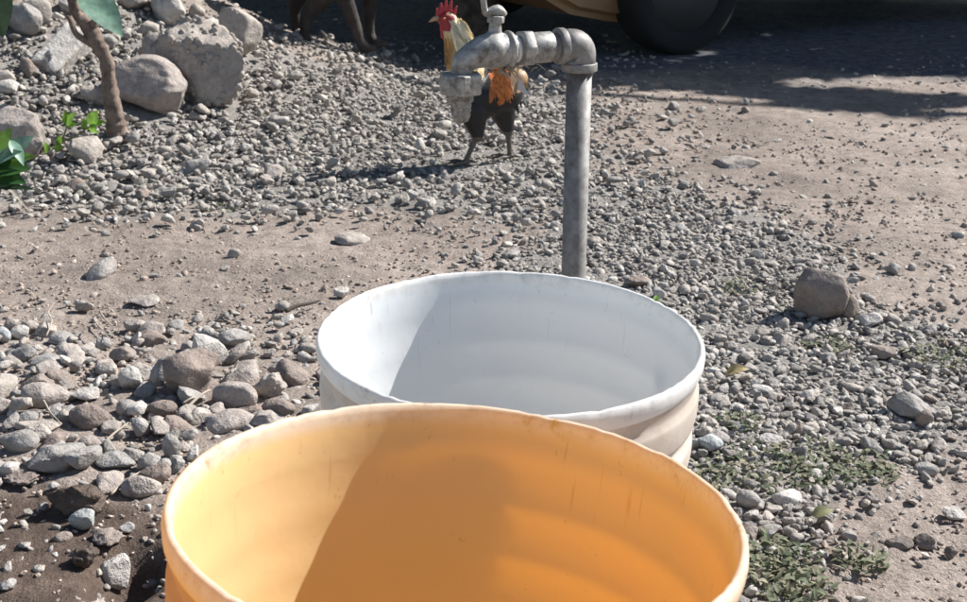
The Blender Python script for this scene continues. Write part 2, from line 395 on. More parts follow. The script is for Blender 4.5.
# region masks, as a function of the place: outlines of the gravelly and muddy ground
_PW = {}
def poly_mask(pts, x, y, jit=.05, seed=3):
    key = tuple(pts)
    if key not in _PW: _PW[key] = np.array([ground_at(px, py)[0][:2] for px, py in pts])
    w = _PW[key]
    jx = x+(fbm(x*5+4, y*5, 3, seed)-.5)*jit*4*(.4+.4*y); jy = y+(fbm(x*5, y*5+8, 3, seed+7)-.5)*jit*4*(.4+.5*y)
    ins = np.zeros(x.shape, bool); n = len(w)
    for i in range(n):
        x1, y1 = w[i]; x2, y2 = w[(i+1) % n]
        c = ((y1 > jy) != (y2 > jy)); xi = (x2-x1)*(jy-y1)/((y2-y1) if abs(y2-y1) > 1e-9 else 1e-9)+x1
        ins ^= c & (jx < xi)
    return ins
P_HEAP = [(-160, 206), (0, 206), (70, 210), (135, 216), (150, 222), (200, 205), (262, 212), (330, 205), (420, 215), (500, 225), (575, 200), (600, 150), (610, 105), (560, 84), (450, 72), (330, 55), (200, 40), (150, 20), (-150, 20)]
P_FRONT = [(-120, 322), (0, 326), (90, 330), (160, 340), (200, 335), (330, 330), (420, 420), (300, 470), (190, 485), (120, 470), (60, 470), (0, 455), (-120, 450)]
P_RIGHT = [(560, 210), (600, 170), (680, 190), (740, 215), (830, 262), (930, 330), (1060, 380), (1080, 420), (960, 420), (930, 450), (880, 440), (872, 500), (820, 520), (800, 600), (790, 720), (640, 720), (600, 450), (540, 280)]
P_MUD = [(-80, 480), (40, 478), (100, 500), (180, 520), (260, 640), (260, 900), (-200, 900), (-120, 500)]
def masks(x, y):
    return (poly_mask(P_HEAP, x, y), poly_mask(P_FRONT, x, y, .03), poly_mask(P_RIGHT, x, y, .05), poly_mask(P_MUD, x, y, .02))
mh, mf, mr, mm = masks(GX.ravel(), GY.ravel())
def blur(a, k=3):
    a = a.reshape(nR, nA).astype(float)
    for _ in range(k):
        a = (a+np.roll(a, 1, 0)+np.roll(a, -1, 0)+np.roll(a, 1, 1)+np.roll(a, -1, 1))/5
    return a.ravel()
att = gme.color_attributes.new('region', 'FLOAT_COLOR', 'POINT')
sandy = np.clip(1-blur(mh | mr, 4), 0, 1)
gx, gy = GX.ravel(), GY.ravel(); road = sstep(-.25, .25, gy-(4.45-.12*gx)+(fbm(gx*2, gy*2, 3, 55)-.5)*.8)*(1-sstep(-.2, .2, gy-(7.0-.12*gx)+(fbm(gx*2, gy*2, 3, 56)-.5)*.8))  # band of ground under the crown, painted darker to deepen the shade
buf = np.stack([blur(mm, 12), sandy, road, np.ones(len(mm))], -1).astype(np.float32)  # road holds the band painted darker to deepen the shade
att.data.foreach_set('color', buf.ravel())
gm, nt, p = M('yard_dirt', rough=.95, spec=.2)
at = nt.nodes.new('ShaderNodeVertexColor'); at.layer_name = 'region'
sp = nt.nodes.new('ShaderNodeSeparateColor'); nt.links.new(at.outputs[0], sp.inputs[0])
geo = nt.nodes.new('ShaderNodeNewGeometry'); pos = geo.outputs['Position']
a1 = noise(nt, 2.2, 6, .6, vec=pos); a2 = noise(nt, 26, 6, .7, vec=pos); a3 = noise(nt, 190, 4, .75, vec=pos)
dirt = ramp(nt, a1.outputs[0], [(.32, (.24, .203, .178)), (.5, (.35, .292, .254)), (.7, (.45, .385, .34))])
grit = ramp(nt, a3.outputs[0], [(.33, (.42, .41, .4)), (.5, (.95, .95, .95)), (.68, (1.5, 1.48, 1.45))])
pat = ramp(nt, a2.outputs[0], [(.35, (.68, .68, .68)), (.6, (1.12, 1.12, 1.12))])
sand = mix(nt, .55, dirt.outputs[0], grit.outputs[0], 'MULTIPLY')
grv = mix(nt, .9, (.30, .28, .26), grit.outputs[0], 'MULTIPLY')
c = mix(nt, sp.outputs[1], grv, sand)
rd_ = ramp(nt, a2.outputs[0], [(.35, (.10, .105, .12)), (.6, (.15, .155, .17))]); c = mix(nt, sp.outputs[2], c, rd_.outputs[0])  # shade put into the ground colour as a dark bluish tone
c = mix(nt, .8, c, pat.outputs[0], 'MULTIPLY')
mud = ramp(nt, a2.outputs[0], [(.35, (.065, .044, .034)), (.55, (.11, .077, .06)), (.7, (.17, .125, .10))])
mw = nt.nodes.new('ShaderNodeMath'); mw.operation = 'MULTIPLY'; nt.links.new(sp.outputs[0], mw.inputs[0]); mw.inputs[1].default_value = .92
c = mix(nt, mw.outputs[0], c, mud.outputs[0])
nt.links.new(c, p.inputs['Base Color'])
rg_ = nt.nodes.new('ShaderNodeMapRange'); nt.links.new(sp.outputs[0], rg_.inputs[0]); rg_.inputs[3].default_value = .95; rg_.inputs[4].default_value = .36
nt.links.new(rg_.outputs[0], p.inputs['Roughness'])
b = bump(nt, None, a3.outputs[0], .9, .007); bump(nt, p, a2.outputs[0], .55, .012, prev=b)
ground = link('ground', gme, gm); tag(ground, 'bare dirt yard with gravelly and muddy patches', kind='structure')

# ------------------------------------------------------------------ loose gravel
def bucket_free(x, y):
    return (np.hypot(x-.02, y-.88) > .142) & (np.hypot(x+.035, y-.54) > .142)
def sample_class(n, rmin, rmax, half_ang=27.5):
    """uniform over the ground of a sector in front of the camera"""
    a = np.radians(RNG.uniform(-half_ang, half_ang, n)); r = np.sqrt(RNG.uniform(rmin**2, rmax**2, n))
    return r*np.sin(a), r*np.cos(a)
PX, PY, PS, PL, PC = [], [], [], [], []
def add_class(n, rmin, rmax, med, sig, keep, lift=.0, clampr=(.3, 2.6), crumb=0):
    x, y = sample_class(n, rmin, rmax)
    jt = .045*np.hypot(x, y); H_, F_, R_, M_ = masks(x+RNG.normal(0, 1, n)*jt, y+RNG.normal(0, 1, n)*jt)
    pr = keep(H_, F_, R_, M_, x, y)
    k = (RNG.random(n) < pr) & bucket_free(x, y)
    x = x[k]; y = y[k]; s = med*np.exp(RNG.normal(0, sig, len(x))); s = np.clip(s, med*clampr[0], med*clampr[1])
    ok = np.ones(len(x), bool)
    for (nx, ny, nr) in NAMED: ok &= np.hypot(x-nx, y-ny) > nr*.75
    PX.append(x[ok]); PY.append(y[ok]); PS.append(s[ok]); PL.append(RNG.random(ok.sum())*lift*s[ok]); PC.append(np.full(ok.sum(), crumb))
cl = lambda x, y, sc=3.2, sd=40: fbm(x*sc, y*sc, 3, sd)
# heap: coarse gravel
add_class(26000, 2.2, 5.3, 0.0155, .36, lambda H, F, R_, M_, x, y: H*1.0*(.4+.6*sstep(.1, .9, -x)), .9)
add_class(34000, 2.2, 5.3, .0105, .35, lambda H, F, R_, M_, x, y: H*1.0, .6)
add_class(260, 2.4, 5.0, .06, .3, lambda H, F, R_, M_, x, y: H*sstep(.4, .9, -x), .3)
# right hand gravel
add_class(85000, 1.0, 3.3, 0.0084, .38, lambda H, F, R_, M_, x, y: R_*np.clip(1.5-.35*y, .25, 1)*(.45+.9*cl(x, y)), .35)
add_class(1700, 1.0, 3.4, .019, .28, lambda H, F, R_, M_, x, y: R_*.75, .15)
# front left cobbles
add_class(500, 1.0, 2.4, .033, .3, lambda H, F, R_, M_, x, y: F*.95, .25)
add_class(2900, 1.0, 2.5, .0175, .35, lambda H, F, R_, M_, x, y: F*.9, .5)
add_class(9000, .9, 2.5, .009, .3, lambda H, F, R_, M_, x, y: (F*.8+M_*.25), .2)
add_class(300, .8, 2.0, .022, .35, lambda H, F, R_, M_, x, y: M_*.25, -.2)
# scattered over the dirt
add_class(45000, .9, 3.6, .0040, .4, lambda H, F, R_, M_, x, y: (~(H | R_))*(1-.6*M_)*.9*sstep(.3, .6, cl(x, y, 2.6, 170)), .1, crumb=1)
add_class(9000, 1.5, 5.2, .009, .4, lambda H, F, R_, M_, x, y: (~(H | F | R_ | M_))*.8*sstep(.35, .65, cl(x, y, 2.0, 180)), .0, crumb=1)
add_class(16000, .9, 5.2, .0085, .4, lambda H, F, R_, M_, x, y: (~(H | F | R_))*.28*sstep(.40, .66, cl(x, y, 2.2, 70)), .1)
add_class(2300, .9, 6.0, .019, .4, lambda H, F, R_, M_, x, y: (~(H | F | R_ | M_))*.2*sstep(.42, .66, cl(x, y, 1.7, 90)), .0)
PX = np.concatenate(PX); PY = np.concatenate(PY); PS = np.concatenate(PS); PL = np.concatenate(PL); PC = np.concatenate(PC)
PZ = base_h(PX, PY)
sx, sy, sd = proj(PX, PY, PZ)
size_px = PS*FPX/sd
keep = (size_px > 2.3)
PX, PY, PZ, PS, PL, PC, sx, sy, size_px = [a[keep] for a in (PX, PY, PZ, PS, PL, PC, sx, sy, size_px)]
_g = ground_at(487, 164)[0]; _n = np.hypot(PX-_g.x, PY-_g.y) < .13; PL[_n] = 0; PS[_n] = np.minimum(PS[_n], .011)
inview = (sx > 4) & (sx < 963) & (sy > 60) & (sy < 598)
hid = ((sx-456)/285)**2+((sy-560)/150)**2 < 1
hid |= ((sx-510)/190)**2+((sy-345)/68)**2 < 1
order = np.argsort(-size_px*(inview & ~hid & (PC == 0))); NSING = 210
single = np.zeros(len(PX), bool); single[order[:NSING]] = True
shape = np.stack([RNG.uniform(.9, 1.35, len(PX)), RNG.uniform(.7, 1.05, len(PX)), RNG.uniform(.42, .8, len(PX))], -1)
eul = np.stack([RNG.normal(0, .35, len(PX)), RNG.normal(0, .35, len(PX)), RNG.uniform(0, 6.28, len(PX))], -1)
def rotm(e):
    cx, sx_ = np.cos(e[:, 0]), np.sin(e[:, 0]); cy, sy_ = np.cos(e[:, 1]), np.sin(e[:, 1]); cz, sz = np.cos(e[:, 2]), np.sin(e[:, 2])
    o = np.ones_like(cx); z = np.zeros_like(cx)
    X = np.stack([o, z, z, z, cx, -sx_, z, sx_, cx], -1).reshape(-1, 3, 3)
    Y = np.stack([cy, z, sy_, z, o, z, -sy_, z, cy], -1).reshape(-1, 3, 3)
    Z = np.stack([cz, -sz, z, sz, cz, z, z, z, o], -1).reshape(-1, 3, 3)
    return Z@Y@X
zc = PZ + PS*shape[:, 2]*np.where(PC == 1, .05, .09) + PL
lod_hi = (size_px > 7.0) & (PC == 0)
def build_stuff(sel, name, mat, label, cat):
    stuffV, stuffF, flat = [], [], []; off = 0
    for hi, sub, nb in ((True, 2, 14), (False, 1, 10)):
        ids = np.where((lod_hi == hi) & ~single & sel)[0]
        if hi and len(ids) > 15000: ids = ids[np.argsort(-size_px[ids])[:15000]]
        for b_ in range(nb):
            k = ids[b_::nb]
            if len(k) == 0: continue
            V, Fb = rock_verts(sub, 300+b_+sub*50, cuts=13 if b_ % 3 else 7, lump=.35, cut=.62 if b_ % 3 else .78)
            W_ = (V[None]*(shape[k]*PS[k, None])[:, None, :])@rotm(eul[k]).transpose(0, 2, 1)
            W_ += np.stack([PX[k], PY[k], zc[k]], -1)[:, None]
            n = len(V); stuffV.append(W_.reshape(-1, 3)); flat.append(np.full(len(k)*len(Fb), b_ % 2 == 0))
            stuffF.append((Fb[None]+(np.arange(len(k))*n)[:, None, None]+off).reshape(-1, 3)); off += n*len(k)
    me = np_mesh(name, np.concatenate(stuffV), np.concatenate(stuffF))
    print(name, 'tris', len(me.polygons), 'pieces', int(sel.sum()))
    o = link(name, me, mat, smooth=False); me.polygons.foreach_set('use_smooth', np.concatenate(flat)); tag(o, label, cat, kind='stuff')
build_stuff(PC == 0, 'gravel', RM['gravel'], 'loose grey gravel and small pebbles scattered over the dirt yard', 'gravel')
build_stuff(PC == 1, 'dirt_crumbs', RM['crumb'], 'brown crumbs of dry earth strewn over the bare dirt', 'dirt')
# the ones that show largest, each an object of its own
pm = [rock_mesh('pebble', 3, 900+k, cuts=(9, 16, 13)[k % 3], lump=.3, cut=(.74, .6, .66)[k % 3], fine=.05) for k in range(12)]
pmats = ['grey', 'pink', 'tan', 'grey', 'pale', 'brown', 'grey', 'tan']
for k_, m_ in enumerate(pm):
    m_.polygons.foreach_set('use_smooth', [True]*len(m_.polygons)); m_.materials.append(RM[pmats[k_ % 8]])
for i in np.where(single)[0]:
    k_ = int(RNG.integers(0, 12)); o = bpy.data.objects.new('loose_stone', pm[k_]); COL.objects.link(o)
    o.material_slots[0].link = 'OBJECT'; o.material_slots[0].material = RM[pmats[int(RNG.integers(0, 8))]]
    o.location = (PX[i], PY[i], zc[i]); o.scale = tuple(shape[i]*PS[i]*1.0); o.rotation_euler = tuple(eul[i])
    cname = dict(grey='grey', pink='pinkish', tan='tan', pale='pale', brown='brown')[o.material_slots[0].material.name.split('_')[1]]
    X, Y = sx[i], sy[i]
    if X > 560 and Y > 170:
        gp = 'loose stones right of the buckets'
        wh = 'near the standpipe behind the white bucket' if X < 720 and Y < 330 else 'around the large dark rock on the right' if Y < 380 and X > 720 else 'between the white bucket and the weed patch' if X < 800 and Y < 480 else 'beside the rim of the orange bucket' if X < 800 else 'below the large dark rock near the right edge' if Y < 470 else 'on the bare dirt at the bottom right'
    elif Y < 240:
        gp = 'loose stones on the gravel heap'
        wh = 'high on the heap above the smooth boulder' if Y < 62 and X < 200 else 'on the heap left of the branch' if X < 105 and Y < 150 else 'just below the smooth boulder' if X < 200 and Y < 165 else 'on the heap slope right of the rough lump' if Y < 130 else 'along the foot of the gravel heap' if X < 300 else 'in the gravel around the rooster'
    elif Y < 480:
        gp = 'loose stones among the front left cobbles'
        wh = 'on the bare dirt behind the front left cobbles' if Y < 325 else 'at the back of the front left cobbles' if Y < 365 and X < 165 else 'around the pinkish oval cobble at the left' if X < 75 and Y < 425 else 'around the brown egg shaped cobble' if X < 165 and Y < 440 else 'by the large cracked cobble' if Y < 415 and X < 250 else 'next to the left wall of the white bucket' if X >= 250 else 'around the big angular rock above the mud' if X < 120 else 'just outside the top left of the orange rim'
    else:
        gp = 'loose stones in the mud'; wh = 'in the wet mud left of the orange bucket'
    big_ = 'larger' if size_px[i] > 22 else 'small'
    lb = f'{big_} {cname} loose stone {wh}'
    tag(o, lb, 'stone', gp)

# ------------------------------------------------------------------ buckets
def plastic(name, col, edge, tcol, trans=.4, rough=.38, scr=(.3, .25, .2), dirty=0):
    m = bpy.data.materials.new(name); m.use_nodes = True; nt = m.node_tree; p = nt.nodes['Principled BSDF']
    tc = nt.nodes.new('ShaderNodeTexCoord')
    mp = nt.nodes.new('ShaderNodeMapping'); mp.inputs['Scale'].default_value = (1, 1, .12); nt.links.new(tc.outputs['Object'], mp.inputs[0])
    st = noise(nt, 90, 5, .7, vec=mp.outputs[0]); bl = noise(nt, 14, 4, .6); fine_ = noise(nt, 260, 3, .7)
    s = ramp(nt, st.outputs[0], [(.58, (0, 0, 0)), (.74, (.35, .35, .35))])
    sb = ramp(nt, bl.outputs[0], [(.5, (0, 0, 0)), (.7, (.7, .7, .7))])
    sm = mix(nt, 1, s.outputs[0], sb.outputs[0], 'MULTIPLY')
    c = mix(nt, sm, col, scr)
    mp2 = nt.nodes.new('ShaderNodeMapping'); mp2.inputs['Scale'].default_value = (1, 1, .05); nt.links.new(tc.outputs['Object'], mp2.inputs[0])
    st2 = noise(nt, 230, 2, .5, vec=mp2.outputs[0]); s2 = ramp(nt, st2.outputs[0], [(.66, (0, 0, 0)), (.70, (.6, .6, .6))])
    zz = nt.nodes.new('ShaderNodeSeparateXYZ'); nt.links.new(tc.outputs['Object'], zz.inputs[0])
    band = ramp(nt, zz.outputs[2], [(.27, (0, 0, 0)), (.345, (.8, .8, .8))])
    bn = noise(nt, 17, 3, .6); b3 = ramp(nt, bn.outputs[0], [(.42, (0, 0, 0)), (.6, (1, 1, 1))])
    c = mix(nt, mix(nt, 1, mix(nt, 1, s2.outputs[0], band.outputs[0], 'MULTIPLY'), b3.outputs[0], 'MULTIPLY'), c, shade(scr, .8))
    if dirty:
        dd = ramp(nt, noise(nt, 8, 8, .75).outputs[0], [(.36, (.1, .1, .1)), (.52, (.62, .62, .62)), (.7, (.92, .92, .92))]); c = mix(nt, dd.outputs[0], c, scr)
    else:
        spk = ramp(nt, noise(nt, 120, 3, .8).outputs[0], [(.66, (0, 0, 0)), (.74, (.5, .5, .5))]); c = mix(nt, spk.outputs[0], c, scr)
    # worn, dirty lip at the very top of the bucket
    sx_ = nt.nodes.new('ShaderNodeSeparateXYZ'); nt.links.new(tc.outputs['Object'], sx_.inputs[0])
    top = ramp(nt, sx_.outputs[2], [(.3585, (0, 0, 0)), (.3605, (1, 1, 1))])
    dirt_ = ramp(nt, noise(nt, 60, 6, .75).outputs[0], [(.46, edge), (.6, shade(edge, .8)), (.7, scr)])
    c = mix(nt, top.outputs[0], c, dirt_.outputs[0])
    nt.links.new(c, p.inputs['Base Color']); p.inputs['Roughness'].default_value = rough; p.inputs['Specular IOR Level'].default_value = .4
    t = nt.nodes.new('ShaderNodeBsdfTranslucent'); t.inputs[0].default_value = (*tcol, 1)
    ms = nt.nodes.new('ShaderNodeMixShader'); ms.inputs[0].default_value = trans
    nt.links.new(p.outputs[0], ms.inputs[1]); nt.links.new(t.outputs[0], ms.inputs[2])
    nt.links.new(ms.outputs[0], nt.nodes['Material Output'].inputs[0])
    bump(nt, p, bl.outputs[0], .25, .004)
    return m
def bucket(name, C, n, mat, omat, label, bailcol, rot=0):
    """rim centre C, axis n"""
    H = .37; q = Vector(n).to_track_quat('Z', 'Y')
    base = Vector(C)-Vector(n).normalized()*H
    root = empty(name, base); root.rotation_mode = 'QUATERNION'; root.rotation_quaternion = q @ Euler((0, 0, rot)).to_quaternion()
    tag(root, label, 'bucket')
    def ro(z): return .1325+(.1506-.1325)*z/H           # plain wall
    prof = [(.0, .004), (.126, .004), (.132, .0)]
    prof += [(ro(z), z) for z in (.004, .06, .12, .18, .225)]
    # three ribs under the lip
    def rib(z0, z1, d, k=10):
        return [(ro(z0+(z1-z0)*j/k)+d*math.sin(math.pi*j/k)**.28, z0+(z1-z0)*j/k) for j in range(k+1)]
    prof += rib(.238, .264, .0042)+rib(.272, .300, .0045)+rib(.308, .340, .0046)
    prof += [(.1508, .346), (.1510, .352), (.1530, .3545), (.1548, .359), (.1552, .3645), (.1543, .3690), (.1524, .3704), (.1504, .3694), (.1494, .3655), (.1486, .358)]
    ri = lambda z: ro(z)-.0024
    inn = []
    for (a, b_, d) in ((.340, .308, .0004), (.300, .272, .0004), (.264, .238, .0004)):
        inn += [(ri(a+(b_-a)*j/7)+d*math.sin(math.pi*j/7), a+(b_-a)*j/7) for j in range(8)]
    prof += inn+[(ri(z), z) for z in (.225, .18, .12, .06, .012)]+[(.12, .008), (0.0005, .008)]
    prof[0] = (.0005, .004)
    bm = lathe(prof, 144, closed=False, wob=.0018)
    bmesh.ops.remove_doubles(bm, verts=bm.verts, dist=1e-5)
    for f in bm.faces:
        c_ = f.calc_center_median()
        if c_.z < .351 and f.normal.x*c_.x+f.normal.y*c_.y > 0 and f.normal.z < .8: f.material_index = 1
    ids = [f.material_index for f in bm.faces]
    for v in bm.verts:
        if v.co.z > .352:
            a = math.atan2(v.co.y, v.co.x); q_ = float(fbm(np.array([a*9+3*n[0]*40]), np.array([v.co.z*40]), 4, 5)[0])-.5; q2 = float(fbm(np.array([a*38+n[0]*50]), np.array([2.]), 2, 8)[0])
            v.co.z += .0011*q_-.0009*max(0, min(1, (q2-.6)*8)); k_ = 1+.003*q_; v.co.x *= k_; v.co.y *= k_
    body = link('bucket_body', bm_mesh('bucket_body', bm), mat, root); body.data.materials.append(omat)
    body.data.polygons.foreach_set('material_index', ids)
    # lugs and wire handle hanging down on the near side
    met, _, _ = M('bail_wire_'+name, (.45, .44, .42), .45, 1)
    for s in (-1, 1):
        bm = bmesh.new(); bmesh.ops.create_cone(bm, cap_ends=True, segments=16, radius1=.010, radius2=.008, depth=.012,
            matrix=Matrix.Translation((0, s*.1575, .308)) @ Matrix.Rotation(R(90), 4, 'X'))
        link('handle_lug', bm_mesh('handle_lug', bm), mat, root)
    return root
WHITE = plastic('white_plastic', (.83, .855, .87), (.82, .81, .79), (.8, .8, .78), .28, scr=(.42, .39, .36))
ORANGE = plastic('orange_plastic', (.92, .715, .375), (.84, .76, .63), (.97, .62, .06), .38, scr=(.42, .24, .12))
WHITE_OUT = plastic('white_plastic_dirty', (.80, .76, .71), (.7, .65, .6), (.8, .74, .66), .2, .5, scr=(.42, .33, .26), dirty=1)
ORANGE_OUT = plastic('orange_plastic_dirty', (.88, .52, .22), (.8, .6, .4), (.9, .5, .1), .3, .45, scr=(.40, .24, .14), dirty=1)
wb = bucket('white_bucket', (.0216, .8798, .3623), (.0235, 0, .9997), WHITE, WHITE_OUT, 'white plastic bucket with ribbed rim standing behind the orange bucket', None, .4)
ob = bucket('orange_bucket', (-.0135, .5668, .3885), (.074, .0934, .993), ORANGE, ORANGE_OUT, 'orange plastic bucket with scuffed pale rim in the foreground', None, .9); ob.scale = (1.012, 1.012, 1.012); ob.location = Vector((-.0135, .5668, .3885))-Vector((.074, .0934, .993)).normalized()*.37*1.012

# ------------------------------------------------------------------ standpipe with tap
galv, nt, p = M('galvanised_steel', (.30, .29, .28), .6, .2)
g1 = noise(nt, 60, 5, .7); g2 = noise(nt, 500, 2, .6)
cc = ramp(nt, g1.outputs[0], [(.35, (.13, .115, .105)), (.52, (.22, .21, .20)), (.7, (.31, .30, .285))])
nt.links.new(cc.outputs[0], p.inputs['Base Color']); bump(nt, p, g2.outputs[0], .3, .0006)
cast, nt, p = M('cast_tap_metal', (.36, .36, .35), .5, .3)
g1 = noise(nt, 90, 5, .7)
cc = ramp(nt, g1.outputs[0], [(.34, (.13, .11, .09)), (.47, (.27, .26, .24)), (.6, (.37, .36, .34)), (.75, (.5, .49, .47))])
nt.links.new(cc.outputs[0], p.inputs['Base Color']); bump(nt, p, noise(nt, 330, 3, .7).outputs[0], .4, .0008)
tape, nt, p = M('ptfe_tape', (.7, .68, .63), .7)
plas, nt, p = M('hose_tail_plastic', (.30, .28, .25), .6)
nt.links.new(ramp(nt, noise(nt, 120, 5, .7).outputs[0], [(.38, (.12, .10, .08)), (.52, (.26, .24, .21)), (.66, (.42, .40, .37))]).outputs[0], p.inputs['Base Color'])
YP = 1.235
top = plane_at(580, 45, YP)
stand = empty('standpipe', (top.x, YP, hgt(top.x, YP))); tag(stand, 'galvanised water standpipe with a tap, rising behind the white bucket', 'standpipe')
def loc_(v): return Vector(v)-stand.location
bm = tube([(0, 0, -.15), (0, 0, .2), (0, 0, top.z-stand.location.z-.012)], [.01335]*3, 28)
link('pipe', bm_mesh('pipe', bm), galv, stand)
AX = Vector((-math.cos(R(24)), -math.sin(R(24)), 0)); T = Vector((0, 0, top.z-stand.location.z))
def A(s, dz=0, side=0):    # point s metres along the horizontal run
    return T+AX*s+Vector((0, 0, dz))+Vector((AX.y, -AX.x, 0))*side
def ring_between(a, b, r, bm=None, n=24, hexa=False, rot=0):
    a = Vector(a); b = Vector(b); d = (b-a)
    M_ = Matrix.Translation((a+b)/2) @ d.to_track_quat('Z', 'X').to_matrix().to_4x4() @ Matrix.Rotation(rot, 4, 'Z')
    bm = bm or bmesh.new()
    g = bmesh.ops.create_cone(bm, cap_ends=True, segments=6 if hexa else n, radius1=r, radius2=r, depth=d.length, matrix=M_)
    return bm
def bevel(bm, w=.0012):
    bmesh.ops.bevel(bm, geom=[e for e in bm.edges if e.calc_face_angle(0) > .5], offset=w, segments=2, profile=.5, affect='EDGES', clamp_overlap=True); return bm
# elbow: swept bend with two collars
pts = [T+Vector((0, 0, -.024)), T+Vector((0, 0, -.010))]
for k in range(1, 7):
    a = math.pi/2*k/7; pts.append(T+Vector((0, 0, -.010))+AX*(.010*(1-math.cos(a)))+Vector((0, 0, .010*math.sin(a)))*1.0)
pts += [T+AX*.010, T+AX*.024]
bm = tube(pts, [.0168]*len(pts), 28)
link('elbow', bm_mesh('elbow', bm), galv, stand)
bm = bevel(ring_between(T+Vector((0, 0, -.027)), T+Vector((0, 0, -.018)), .0188)); link('elbow_collar', bm_mesh('elbow_collar', bm), galv, stand)
bm = bevel(ring_between(A(.019), A(.027), .0186)); link('elbow_collar', bm_mesh('elbow_collar', bm), galv, stand)
bm = tube([A(.022), A(.075)], [.0125]*2, 24); link('nipple', bm_mesh('nipple', bm), galv, stand)
# socket / union with flats
bm = bevel(ring_between(A(.034), A(.060), .0156, hexa=False)); link('coupling', bm_mesh('coupling', bm), cast, stand)
bm = bevel(ring_between(A(.057), A(.069), .0195, hexa=True, rot=R(8)), .002); link('hex_nut', bm_mesh('hex_nut', bm), cast, stand)
bm = tube([A(.072), A(.080)], [.0132]*2, 24); link('thread_tape', bm_mesh('thread_tape', bm), tape, stand)
bm = bevel(ring_between(A(.078), A(.085), .0188), .003); link('tap_flange', bm_mesh('tap_flange', bm), cast, stand)
# tap body: barrel, bulb, spout bending down, one casting
bm = bmesh.new()
add_cap(bm, A(.085), A(.098), .0165, .0175, 4)
add_ball(bm, A(.100, 0), .0188, (1.0, 1, .98))
add_cap(bm, A(.108), A(.120, -.003), .0165, .0135, 6)
add_cap(bm, A(.120, -.003), A(.131, -.009), .0135, .0115, 5)
add_cap(bm, A(.131, -.009), A(.134, -.025), .0115, .0105, 6)
add_cap(bm, A(.097, .012), A(.096, .030), .0075, .006, 6)
me = remesh('tap_body', bm, .0014, 3); link('tap_body', me, cast, stand)
ring = [A(.098+.0042*math.cos(a), .0052*math.sin(a), .0205) for a in [k/14*6.2832 for k in range(15)]]
bm = tube(ring, [.0011]*15, 6); link('cast_mark', bm_mesh('cast_mark', bm), cast, stand)
bm = bevel(ring_between(A(.134, -.020), A(.1345, -.0405), .0228, hexa=True, rot=R(14)), .002); link('spout_nut', bm_mesh('spout_nut', bm), cast, stand)
bm = lathe([(.0128, 0), (.0128, -.008), (.0102, -.010), (.0112, -.012), (.0098, -.015), (.0106, -.017), (.0092, -.020), (.0098, -.022), (.0075, -.028), (.005, -.029)], 24, cap=False)
o = link('hose_tail', bm_mesh('hose_tail', bm), plas, stand); o.location = A(.134, -.040)
for k in range(7):      # pipe thread showing between socket and elbow
    ring = [A(.0285+.0011*k, .0131*math.sin(a), .0131*math.cos(a)) for a in [j/20*6.2832 for j in range(21)]]
    if k == 0: tb = bmesh.new()
    tube(ring, [.0006]*21, 5, tb, cap=False)
link('pipe_thread', bm_mesh('pipe_thread', tb), galv, stand)
# bonnet, lever plate and stem
bm = bevel(ring_between(A(.096, .027), A(.0955, .034), .0092, hexa=True, rot=R(20)), .001); link('bonnet_nut', bm_mesh('bonnet_nut', bm), cast, stand)
bm = tube([A(.0955, .033), A(.095, .042)], [.004, .004], 12); link('spindle', bm_mesh('spindle', bm), cast, stand)
pts, rd = smooth_path([A(.086, .034), A(.094, .0395), A(.104, .037), A(.108, .041), A(.110, .060), A(.112, .095)], [.0035, .0055, .0045, .0032, .0032, .0036])
bm = tube(pts, rd, 10); link('lever_handle', bm_mesh('lever_handle', bm), cast, stand)
# rag of tape fibres under the union
bm = bmesh.new(); rg = random.Random(3)
for k in range(26):
    s = rg.uniform(.05, .105); q = A(s, -.016-rg.uniform(0, .004), rg.uniform(-.008, .012))
    e = q+Vector((rg.uniform(-.012, .014), rg.uniform(-.01, .01), -rg.uniform(.002, .012)))
    tube([q, (q+e)/2+Vector((0, 0, .002)), e], [.0011, .0009, .0004], 5, bm)
link('frayed_tape', bm_mesh('frayed_tape', bm), M('frayed_tape', (.30, .26, .2), .9)[0], stand)['kind'] = 'stuff'

# ------------------------------------------------------------------ rooster
RG, RT = ground_at(487, 164); RY = RG.y
def rp(px, py, dy=0.0):
    """point of the rooster given in the picture's scale, dy = metres towards (-) or away from (+) the camera"""
    return Vector(((px-487)*RT/FPX, dy, (164-py)*RT/FPX/math.cos(R(13.7))))
RG.z += .006; NAMED_ = 0
rooster = empty('rooster', RG); rooster.scale = (1, 1, .955); tag(rooster, 'rooster with red comb, cream neck and black and orange body walking behind the tap', 'rooster')
bm = bmesh.new()
add_ball(bm, rp(449, 23), .021, (1.15, .85, 1)); 
for a, b_, ra, rb in ((rp(451, 28), rp(458, 48), .021, .031), (rp(458, 48), rp(468, 76), .031, .052), (rp(468, 84), rp(476, 99), .056, .062), (rp(476, 98), rp(502, 94), .062, .052), (rp(502, 91), rp(516, 80), .048, .028),
                      (rp(473, 108, -.03), rp(478, 136, -.03), .040, .014), (rp(500, 106, .03), rp(508, 136, .03), .042, .014),
                      (rp(478, 133, -.03), rp(466, 160, -.032), .0085, .0068), (rp(508, 133, .03), rp(510, 160, .03), .0085, .0068)):
    add_cap(bm, a, b_, ra, rb, 8)
for (fx, fy, dy) in ((466, 162, -.032), (510, 162, .03)):
    for (tx, ty) in ((-22, -.012), (-18, .028), (-15, -.036), (11, .006)):
        a = rp(fx, fy, dy); e = a+Vector((tx*RT/FPX, ty, 0)); e.z = .004; mid = (a+e)/2; mid.z += .004
        add_cap(bm, a, mid, .006, .0052, 3); add_cap(bm, mid, e, .0052, .003, 4)
me = remesh('rooster_body', bm, .0028, 3)
ca = me.color_attributes.new('plumage', 'FLOAT_COLOR', 'POINT')
